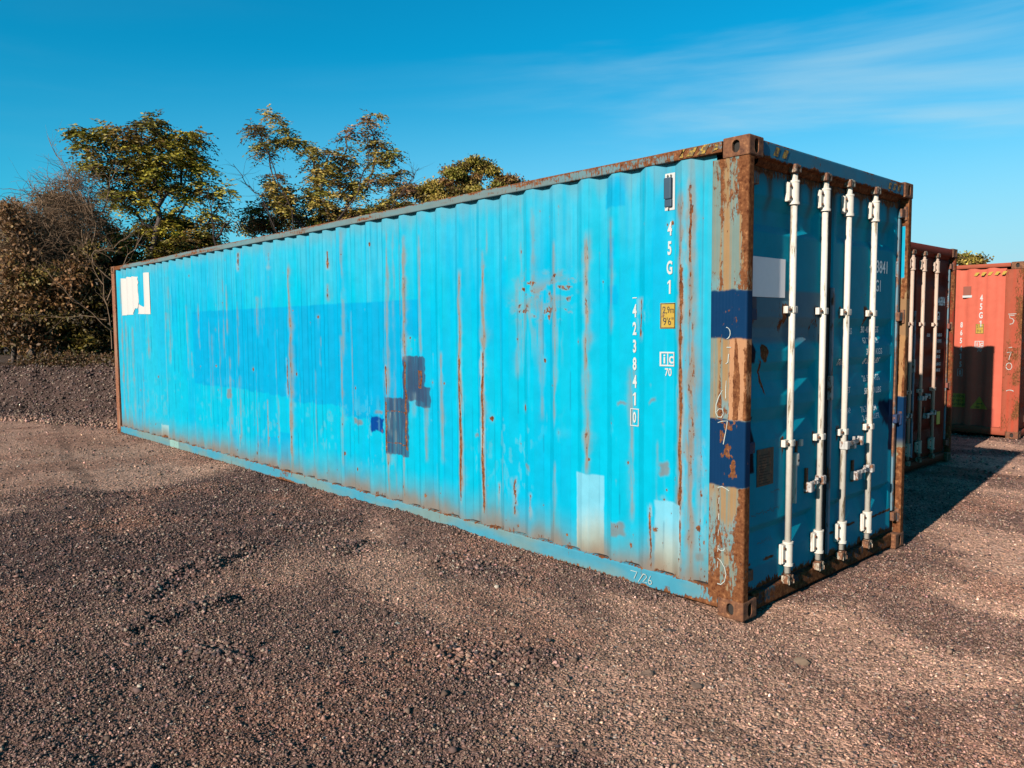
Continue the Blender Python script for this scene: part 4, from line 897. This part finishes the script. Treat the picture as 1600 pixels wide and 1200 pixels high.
for args in ((14000, samp_ridge, .008, .04, 2.6, 9), (230000, samp(2.6, 6.4), .007, .022, 2.4, 1), (90000, samp(6.2, 10.5), .011, .026, 2.0, 2), (40000, samp(10.5, 20), .02, .045, 2, 3), (4500, samp(2.8, 11, 2.5), .020, .052, 3.2, 4), (90000, samp(2.6, 6.0, .2), .004, .009, 1.3, 6), (3500, lambda g, n: (-g.uniform(.3, 12.1, n), -np.abs(g.normal(0, .12, n)) + .005), .006, .024, 2.5, 12),
             (30000, lambda g, n: (lambda x, y: (x[(berm_s(x, y) > -.8) & (berm_s(x, y) < 3)], y[(berm_s(x, y) > -.8) & (berm_s(x, y) < 3)]))(g.uniform(-21, -13, n), g.uniform(-3, 4, n)), .02, .09, 3, 5)):
    v, f, c = stones(*args); VS.append(v); FS.append(f + off); CS.append(c); off += len(v)
sm, N_, L_, B_ = newmat('stone'); ga = N_.new('ShaderNodeAttribute'); ga.attribute_name = 'Col'; L_.new(ga.outputs['Color'], B_.inputs['Base Color']); B_.inputs['Roughness'].default_value = .9; B_.inputs['Specular IOR Level'].default_value = .2
st = npmesh('gravel', np.concatenate(VS), np.concatenate(FS), sm, None, np.concatenate(CS), None, k=3)
tag(st, 'loose brown and grey gravel scattered over the yard', 'gravel', kind='stuff')

# (see rocks below)
# a few large single stones lying about
def rock(px_, py_, s, col, lab, seed):
    bm = bmesh.new(); bmesh.ops.create_icosphere(bm, subdivisions=2, radius=s / 2); g = random.Random(seed)
    k = [Vector((g.gauss(0, 1), g.gauss(0, 1), g.gauss(0, 1))).normalized() for _ in range(7)]
    for v in bm.verts:
        n = v.co.normalized()
        for q in k:
            d = n.dot(q) - .55
            if d > 0: v.co -= q * d * s * .45
        v.co.z *= .55; v.co += Vector((g.gauss(0, 1), g.gauss(0, 1), g.gauss(0, 1))) * s * .012
    o = obj('rock', bm, plain('rock_%d' % seed, tuple(col) + (1,), .9, .2, 30)); o.location = (px_, py_, float(height(np.array(px_), np.array(py_))) + s * .13); o.rotation_euler = (0, 0, seed)
    tag(o, lab, 'rock', 'larger rocks in the gravel')

# ------------------------------------------------------------------ trees
def leafmat(name):
    m, N, L, B = newmat(name)
    a = N.new('ShaderNodeAttribute'); a.attribute_name = 'Col'
    L.new(a.outputs['Color'], B.inputs['Base Color']); B.inputs['Roughness'].default_value = .6; B.inputs['Specular IOR Level'].default_value = .25
    tr = N.new('ShaderNodeBsdfTranslucent'); L.new(a.outputs['Color'], tr.inputs['Color']); mx = N.new('ShaderNodeMixShader'); mx.inputs[0].default_value = .22
    L.new(B.outputs[0], mx.inputs[1]); L.new(tr.outputs[0], mx.inputs[2]); L.new(mx.outputs[0], N['Material Output'].inputs[0])
    return m
LEAF = leafmat('leaves'); BARK = worn('bark', S4(120, 100, 90), .2, .8, 6, S4(60, 44, 36), S4(90, 70, 58), S4(130, 110, 96)); TWIG = plain('dead_twig', S4(156, 120, 90, 1.3), .9, .25, 6); TWIGD = plain('dark_twig', S4(78, 58, 50), .9, .25, 6)
def tubes(segs, sides=4):
    """segs: (p, q, r1, r2) arrays → V, F"""
    P = np.array([s[0] for s in segs]); Q = np.array([s[1] for s in segs]); r1 = np.array([s[2] for s in segs]); r2 = np.array([s[3] for s in segs])
    d = Q - P; d /= np.linalg.norm(d, axis=1)[:, None] + 1e-9; h = np.where(np.abs(d[:, 2:3]) < .9, [[0, 0, 1.]], [[1., 0, 0]]); a = np.cross(d, h); a /= np.linalg.norm(a, axis=1)[:, None]; b = np.cross(d, a)
    V = []
    for c, r in ((P, r1), (Q, r2)):
        for k in range(sides):
            t = 2 * math.pi * k / sides; V.append(c + r[:, None] * (a * math.cos(t) + b * math.sin(t)))
    V = np.stack(V, 1); F = np.array([[k, (k + 1) % sides, sides + (k + 1) % sides, sides + k] for k in range(sides)])
    n = len(segs); return V.reshape(-1, 3), (F[None] + 2 * sides * np.arange(n)[:, None, None]).reshape(-1, 4)
def colonize(root, att, g, step=.35, kill=.5, trunk_h=1.0, bias=(0, 0, .12), maxn=1400):
    nodes = [np.array(root, float)]; par = [-1]; c = att.mean(0)
    tgt = np.array(root) + np.array([(c[0] - root[0]) * .25, (c[1] - root[1]) * .25, trunk_h]); n = max(1, int(np.linalg.norm(tgt - root) / step))
    for i in range(1, n + 1): nodes.append(root + (tgt - root) * i / n + g.normal(0, .02, 3)); par.append(len(nodes) - 2)
    A = att.copy(); NN = np.array(nodes)
    for it in range(120):
        if len(A) == 0 or len(NN) > maxn: break
        D = np.linalg.norm(A[:, None] - NN[None], axis=2); near = D.argmin(1)
        new = []
        for k in np.unique(near):
            v = (A[near == k] - NN[k]); v = (v / (np.linalg.norm(v, axis=1)[:, None] + 1e-6)).sum(0); v = v / (np.linalg.norm(v) + 1e-6) + np.array(bias) + g.normal(0, .22, 3); v /= np.linalg.norm(v)
            new.append((NN[k] + v * step, k))
        base = len(NN); NN = np.concatenate([NN, [p for p, _ in new]]); par += [k for _, k in new]
        D2 = np.linalg.norm(A[:, None] - NN[None, base:], axis=2).min(1); A = A[D2 > kill]
        if it > 40 and len(new) < 3: break
    return NN, par
def leafcards(C, Nn, L, W, cols, g, droop=.35):
    """rhombic leaves at C (n,3)"""
    n = len(C); d = g.normal(size=(n, 3)) if Nn is None else Nn.copy(); d[:, 2] -= droop if Nn is None else 0; d /= np.linalg.norm(d, axis=1)[:, None]
    s = np.cross(d, g.normal(size=(n, 3))); s /= np.linalg.norm(s, axis=1)[:, None]
    l = (L * g.uniform(.6, 1.25, n))[:, None]; w_ = (W * g.uniform(.7, 1.2, n))[:, None]
    up = np.cross(d, s) * w_ * .25
    V = np.stack([C, C + d * l * .45 + s * w_ / 2 + up, C + d * l, C + d * l * .45 - s * w_ / 2 + up], 1)
    return V.reshape(-1, 3), (np.array([[0, 1, 2, 3]])[None] + 4 * np.arange(n)[:, None, None]).reshape(-1, 4), np.repeat(cols, 4, 0)
PAL = [c * 3.1 for c in (S(96, 88, 20), S(126, 108, 30), S(78, 68, 18), S(64, 52, 18), S(156, 138, 44), S(96, 66, 30))]
PAL2 = [c * 3.2 for c in (S(104, 98, 30), S(128, 110, 40), S(84, 66, 28), S(66, 50, 26), S(150, 122, 54), S(108, 68, 44))]
PALD = [c * 2.9 for c in (S(66, 52, 18), S(52, 38, 16), S(84, 68, 20), S(44, 30, 14), S(110, 94, 26))]
PALB = [c * 2.4 for c in (S(124, 86, 54), S(92, 64, 38), S(72, 50, 30), S(104, 88, 32), S(140, 96, 60))]
def blobs_att(blobs, dist, dep, n, g):
    out_ = []; ar = np.array([b[2] * b[3] for b in blobs], float); cnt = np.maximum(3, (n * ar / ar.sum())).astype(int)
    for b, k in zip(blobs, cnt):
        p = g.normal(size=(k, 3)); p /= np.linalg.norm(p, axis=1)[:, None]; p *= g.random((k, 1)) ** .45
        c = at(b[0], b[1], dist + (b[4] if len(b) > 4 else 0)); sc = dist / FPX
        e = RV * 1.0; dd = np.array([FV[0], FV[1], 0]); out_.append(c + p[:, :1] * e * b[2] * sc + p[:, 1:2] * np.array([0, 0, 1.]) * b[3] * sc + p[:, 2:3] * dd * dep * (b[2] * sc) )
    return np.concatenate(out_)
def tree(name, base_px, dist, blobs, natt, nleaf, pal, label, cat, seed, dep=.8, r0=.09, L=.15, W=.055, spread=.26, trunk_h=1.2, group=None, zbase=None, step=.35, bark=BARK, tipfrac=1.0, droop=.35, fern=False):
    g = np.random.default_rng(seed); att = blobs_att(blobs, dist, dep, natt, g)
    b = at(base_px, 560, dist); gz = float(height(np.array(b[0]), np.array(b[1]))) if zbase is None else zbase
    root = np.array([b[0], b[1], gz - .05]); t = empty(name, tuple(root)); tag(t, label, cat, group)
    att = att[att[:, 2] > gz + .25]
    NN, par = colonize(root, att, g, step=step, kill=step * 1.5, trunk_h=trunk_h)
    par = np.array(par); n = len(NN); ch = np.zeros(n); leaf = np.ones(n, bool); leaf[par[par >= 0]] = False
    rr_ = np.zeros(n)
    for i in range(n - 1, 0, -1):
        if rr_[i] == 0: rr_[i] = .0075
        rr_[par[i]] = (rr_[par[i]] ** 2.3 + rr_[i] ** 2.3) ** (1 / 2.3)
    rr_ *= r0 / rr_[0]; rr_ = np.maximum(rr_, .005)
    segs = [(NN[par[i]] - root, NN[i] - root, min(rr_[par[i]], rr_[i] * 1.5), rr_[i]) for i in range(1, n)]
    V, F = tubes(segs, 5); npmesh('trunk', V, F, bark, t)
    dA = np.array([np.min(np.linalg.norm(att - q, axis=1)) if len(att) else 9 for q in NN])
    cand = np.where((rr_ < max(r0 * .25, rr_.min() * 2.2)) & (dA < .6))[0]; tips = cand[g.random(len(cand)) < tipfrac]
    per = max(1, nleaf // max(1, len(tips))); C = []; cl = []; DD = []
    for i in tips:
        m = max(2, int(per * g.lognormal(0, .45)))
        if fern:
            nr = max(3, m // 9); m = nr * 9; rd = g.normal(size=(nr, 3)); rd[:, 2] = rd[:, 2] * .35 + .12; rd /= np.linalg.norm(rd, axis=1)[:, None]
            tt = np.tile(np.linspace(.25, 1, 9), nr); rr2 = np.repeat(rd, 9, 0); ln = np.repeat(g.uniform(.6, 1.3, nr) * spread * 1.5, 9)
            p = NN[i] + g.normal(0, .05, 3) + rr2 * (tt * ln)[:, None]; p[:, 2] -= tt ** 2 * ln * .45
            sd_ = np.cross(rr2, [0, 0, 1.]); sd_ /= np.linalg.norm(sd_, axis=1)[:, None] + 1e-6; sd_ *= np.where(np.arange(m) % 2, 1, -1)[:, None]; C.append(p); DD.append(sd_ + rr2 * .5 + g.normal(0, .22, (m, 3)) + np.array([0, 0, -.35]))
        else:
            p = NN[i] + g.normal(size=(m, 3)) * np.array([1, 1, .55]) * spread * .55; C.append(p)
        tone = pal[g.integers(len(pal))]; other = np.array(pal)[g.integers(len(pal), size=m)]; k = g.lognormal(0, .25, (m, 1)); cl.append((tone * .6 + other * .4) * k)
    C = np.concatenate(C) - root; cl = np.clip(np.concatenate(cl), .004, .5)
    V, F, K = leafcards(C, np.concatenate(DD) if fern else None, L, W, cl, g, droop); npmesh('crown', V, F, LEAF, t, K)
    return t
TG = 'trees and shrubs on the bank behind the container'
tree('broadleaf_tree', 215, 27, [(160, 215, 38, 20), (215, 212, 55, 28), (285, 222, 45, 26), (165, 255, 42, 26), (230, 255, 60, 30), (300, 262, 34, 24), (205, 290, 50, 24), (268, 300, 40, 20), (325, 295, 32, 26), (345, 310, 16, 16), (322, 330, 26, 16), (140, 235, 22, 14), (300, 240, 30, 20), (130, 215, 12, 10), (160, 192, 16, 8), (250, 186, 20, 8), (318, 205, 14, 10), (250, 345, 50, 14), (345, 345, 14, 14), (300, 385, 50, 14)],
     600, 22000, PAL, 'tallest leafy tree above the left end of the blue container, wide flat crown', 'tree', 21, r0=.10, trunk_h=1.0, spread=.36, fern=True, group=TG, L=.16, W=.05)
tree('broadleaf_tree', 480, 28, [(422, 178, 16, 22), (430, 200, 18, 20), (575, 190, 24, 16), (445, 214, 26, 18), (478, 218, 22, 16), (505, 238, 34, 22), (525, 265, 34, 24), (555, 210, 24, 18), (572, 200, 22, 16), (580, 235, 30, 24), (615, 265, 24, 18), (625, 290, 18, 16), (600, 290, 30, 20), (440, 300, 40, 18), (410, 325, 26, 22), (430, 340, 40, 18), (480, 318, 40, 24), (530, 320, 46, 24), (590, 325, 40, 20), (500, 285, 36, 26), (560, 300, 34, 22), (400, 180, 10, 12), (412, 190, 12, 14), (390, 345, 20, 14), (560, 340, 60, 16), (470, 345, 60, 16), (610, 245, 16, 14), (632, 275, 16, 14), (640, 305, 14, 16), (625, 315, 30, 20)],
     720, 23000, PAL2, 'sparse open tree with reaching limbs above the middle of the blue container', 'tree', 22, r0=.11, trunk_h=1.2, spread=.34, fern=True, group=TG, L=.15, W=.048)
tree('broadleaf_tree', 730, 33, [(655, 305, 24, 20), (680, 290, 26, 18), (705, 280, 26, 22), (735, 272, 26, 22), (765, 275, 26, 20), (788, 285, 18, 18), (720, 310, 60, 20), (765, 305, 40, 16), (650, 325, 30, 16), (815, 286, 10, 7), (745, 258, 18, 10), (715, 262, 16, 10), (795, 272, 12, 12), (660, 290, 18, 14)],
     620, 30000, PAL2, 'dense rounded brownish-green tree right of the sparse tree', 'tree', 23, r0=.14, trunk_h=3, group=TG, L=.13, W=.07, spread=.3)
# shrubs that fill the bank top
SH = [(40, 24.2, [(8, 335, 24, 20), (50, 430, 36, 20), (120, 415, 30, 30), (90, 450, 50, 20), (150, 390, 24, 20)], PALB, 5000, 'russet brown climber growing through the left vines', 39),
      (150, 24, [(150, 440, 30, 40), (165, 500, 30, 40), (120, 500, 40, 40), (130, 540, 50, 16)], PALD, 6000, 'leafy green shrub at the foot of the bare branches, nearest the container', 37),
      (50, 24, [(30, 450, 40, 50), (70, 500, 50, 40), (20, 530, 40, 22), (90, 460, 40, 40)], PALB, 7000, 'russet brown shrub below the tangle of vines on the gravel bank', 38),
      (70, 27.5, [(50, 350, 50, 40), (100, 330, 44, 30), (140, 355, 30, 30), (20, 330, 24, 20), (60, 400, 60, 50), (120, 410, 50, 50)], PALB, 9000, 'tall brown shrub wrapped by the dead vines, left of the tallest tree', 36),
      (20, 25.5, [(15, 345, 34, 26), (10, 400, 40, 50), (40, 470, 40, 60), (5, 500, 30, 50)], PALB, 6500, 'russet brown shrub at the left edge, behind the grey-brown tangle of vines', 31),
      (95, 26.5, [(90, 400, 50, 60), (110, 470, 50, 60), (70, 520, 50, 35), (130, 530, 50, 30)], PALB, 9000, 'brown shrub under the tangle of dead vines left of the container', 32),
      (170, 25, [(165, 420, 50, 50), (190, 470, 46, 60), (150, 525, 40, 32), (190, 390, 40, 26)], PALD, 8000, 'olive shrub standing directly beside the container\'s far rusty corner', 33),
      (255, 28, [(215, 385, 40, 26), (260, 375, 46, 26), (310, 378, 40, 20), (240, 420, 60, 40), (330, 385, 30, 20), (180, 365, 30, 24), (260, 355, 50, 14), (300, 365, 40, 14), (220, 370, 40, 20), (200, 400, 40, 40)], PAL, 13000, 'yellow-green bush under the tallest tree, above the container roof edge', 34),
      (430, 30, [(400, 358, 36, 10), (450, 350, 60, 14), (520, 345, 60, 16), (590, 335, 50, 14), (630, 330, 30, 14)], PAL2, 6500, 'low leafy shrub under the sparse tree, peeping over the container roof', 35)]
for px_, ds, bl, pal, nl, lab, sd_ in SH:
    tree('shrub', px_, ds, bl, 320, nl, pal, lab, 'shrub', sd_, dep=.9, r0=.07, trunk_h=.5, group=TG, L=.12, W=.06, spread=.36, step=.4)
# far dark thicket closing the view under the trees
g = np.random.default_rng(77); C = []; 
for k in range(26000):
    pass
th = g.uniform(-40, 760, 24000); hh = g.random(24000) ** .8; top = np.interp(th, [-40, 60, 180, 340, 420, 640, 760], [4.2, 4.0, 3.6, 3.3, 2.2, 2.8, 2.0])
pts = np.array([at(a, 516, 33 + 2.5 * b) for a, b in zip(th, g.random(24000))]); pts[:, 2] = .9 + hh * top
o_ = pts.mean(0) * [1, 1, 0]; V, F, K = leafcards(pts - o_, None, .26, .14, np.array(PALD)[g.integers(len(PALD), size=len(pts))] * .8, g); tk = npmesh('thicket', V, F, LEAF, None, K); tk.location = tuple(o_)
tag(tk, 'dark continuous thicket far behind the shrubs and trees', 'thicket', kind='stuff')
g = np.random.default_rng(78); n_ = 9000; tt = g.uniform(-.2, 1.12, n_); A_ = at(-30, 560, 21.6); B_ = at(185, 560, 20.2)
pts = A_[None] * (1 - tt[:, None]) + B_[None] * tt[:, None]; pts[:, 0] += -.73 * g.random(n_) * 3.0; pts[:, 1] += .68 * g.random(n_) * 3.0; hz = height(pts[:, 0], pts[:, 1]); keep = hz > .93; pts = pts[keep]; hz = hz[keep]
pts[:, 2] = hz + g.random(len(pts)) ** 1.6 * .5 * fbm(pts[:, 0] * 2, pts[:, 1] * 2, 5); o_ = pts.mean(0) * [1, 1, 0]
V, F, K = leafcards(pts - o_, None, .09, .035, np.array(PALB)[g.integers(len(PALB), size=len(pts))] * .55, g, -.3); ug = npmesh('undergrowth', V, F, LEAF, None, K); ug.location = tuple(o_); tag(ug, 'low dark undergrowth along the top of the gravel bank', 'undergrowth', kind='stuff')
# tangle of dead vines hanging over the left shrubs
def curve_segs(p, d, ln, r, g, wig=.35, n=7, grav=-.05):
    s = []; st = ln / n; d = d / np.linalg.norm(d)
    for i in range(n):
        d = d + g.normal(0, wig, 3) * .5 + np.array([0, 0, grav]); d /= np.linalg.norm(d); q = p + d * st; s.append((p, q, r * (1 - i / n * .7), r * (1 - (i + 1) / n * .7))); p = q
    return s
g = np.random.default_rng(91); segs = []
att = blobs_att([(60, 365, 50, 44), (105, 345, 42, 36), (20, 400, 34, 50), (90, 400, 44, 36), (135, 350, 26, 34), (95, 310, 40, 26), (120, 290, 24, 22)], 24.6, .5, 3000, g); vo_ = att.mean(0).copy(); vo_[2] = float(height(np.array(vo_[0]), np.array(vo_[1])))
for p in att:
    d = g.normal(size=3); d[2] = abs(d[2]) * .5; segs += curve_segs(p - vo_, d, g.uniform(.35, 1.3), g.uniform(.005, .010), g, .7, 6, -.12)
V, F = tubes(segs, 3); vt = npmesh('dead_vine_tangle', V, F, TWIG); vt.location = tuple(vo_)
tag(vt, 'grey-brown mound of tangled dead vines at the far left', 'dead vines', kind='stuff')
# bare dead trees and limbs
def bare(root_px, root_py, dist, limbs, label, seed, mat=TWIG, r=.022, sub=10):
    g = np.random.default_rng(seed); b = at(root_px, root_py, dist); gz = float(height(np.array(b[0]), np.array(b[1]))); root = np.array([b[0], b[1], gz]); t = empty('bare_tree', tuple(root)); tag(t, label, 'bare tree', TG)
    segs = []
    for L_pts in limbs:
        P_ = [at(x, y, dist + o) for x, y, o in L_pts]; P_ = [root + np.zeros(3)] + P_ if False else P_
        Q = []
        for a, b_ in zip(P_[:-1], P_[1:]):
            for i in range(4): Q.append(a + (b_ - a) * i / 4 + g.normal(0, .03, 3))
        Q.append(P_[-1]); n = len(Q)
        for i in range(n - 1):
            ra = r * (1 - .8 * i / n); segs.append((Q[i] - root, Q[i + 1] - root, ra, r * (1 - .8 * (i + 1) / n)))
            if i > n * .25:
                for _ in range(sub // 5):
                    d = (Q[i + 1] - Q[i]) / np.linalg.norm(Q[i + 1] - Q[i]) + g.normal(0, .6, 3); segs += curve_segs(Q[i] - root, d, g.uniform(.25, .9), ra * .45, g, .35, 5, .02)
    V, F = tubes(segs, 5); npmesh('branch', V, F, mat, t)
bare(150, 540, 24, [[(150, 540, 0), (135, 430, 0), (128, 340, 0), (105, 270, 0), (75, 215, 0)], [(135, 430, 0), (150, 350, 0), (120, 290, 0), (90, 245, .3)], [(128, 340, 0), (70, 320, -.3), (45, 280, -.3)], [(130, 380, 0), (165, 320, .3), (182, 250, .3)]], 'bare dead tree with thin upward twigs left of the tallest tree', 51, r=.022, sub=20)
bare(175, 560, 23, [[(175, 545, 0), (170, 480, 0), (150, 420, .3), (120, 380, .3)], [(170, 500, 0), (120, 495, 0), (35, 492, 0)], [(170, 470, 0), (200, 400, 0), (230, 360, 0)], [(172, 520, 0), (110, 460, -.2), (60, 410, -.2)], [(172, 440, 0), (140, 400, 0), (178, 385, 0), (215, 355, 0)]], 'pale leafless branches criss-crossing in front of the dark shrubs by the container', 52, r=.015, sub=15)
bare(470, 450, 27, [[(470, 560, 0), (440, 380, 0), (410, 310, 0), (385, 285, 0), (364, 256, 0)], [(470, 440, 0), (455, 330, 0), (420, 240, 0), (398, 205, 0)], [(470, 420, 0), (560, 300, 0), (575, 240, 0), (570, 215, 0)], [(480, 460, 0), (610, 330, 0), (640, 285, 0), (655, 262, 0)]], 'leafless limbs sticking out of the sparse tree over the container', 53, mat=TWIGD, r=.03, sub=15)
bare(350, 450, 26, [[(350, 560, 0), (338, 380, 0), (330, 340, 0), (325, 300, 0)], [(338, 375, 0), (350, 350, 0), (370, 348, 0)]], 'thin bare stem at the right side of the tallest tree', 54, mat=TWIGD, r=.04, sub=5)
# tree beyond the red container
tree('broadleaf_tree', 1518, 40, [(1505, 409, 14, 8), (1520, 407, 16, 9), (1536, 413, 12, 6), (1515, 425, 30, 14), (1515, 450, 30, 20)], 160, 6000, PAL2, 'small distant tree just showing above the red container', 'tree', 41, r0=.12, trunk_h=2, zbase=0, L=.16, W=.09, spread=.35, group=TG)
for i, (a, b, s, col, lab) in enumerate(((.05, -1.0, .075, S(150, 118, 98), 'pale brown rock in front of the container corner, left one of the pair'), (.30, -.93, .07, S(140, 110, 92), 'brown rock in front of the container corner, right one of the pair'), (-1.47, -1.5, .045, S(220, 205, 180), 'small whitish rock in the open gravel left of the corner'), (-.22, -.42, .06, S(110, 92, 84), 'dark angular rock close to the blue container corner'), (.53, -.30, .09, S(168, 134, 108), 'flat tan rock in front of the container doors'))):
    rock(a, b, s, col, lab, 60 + i)
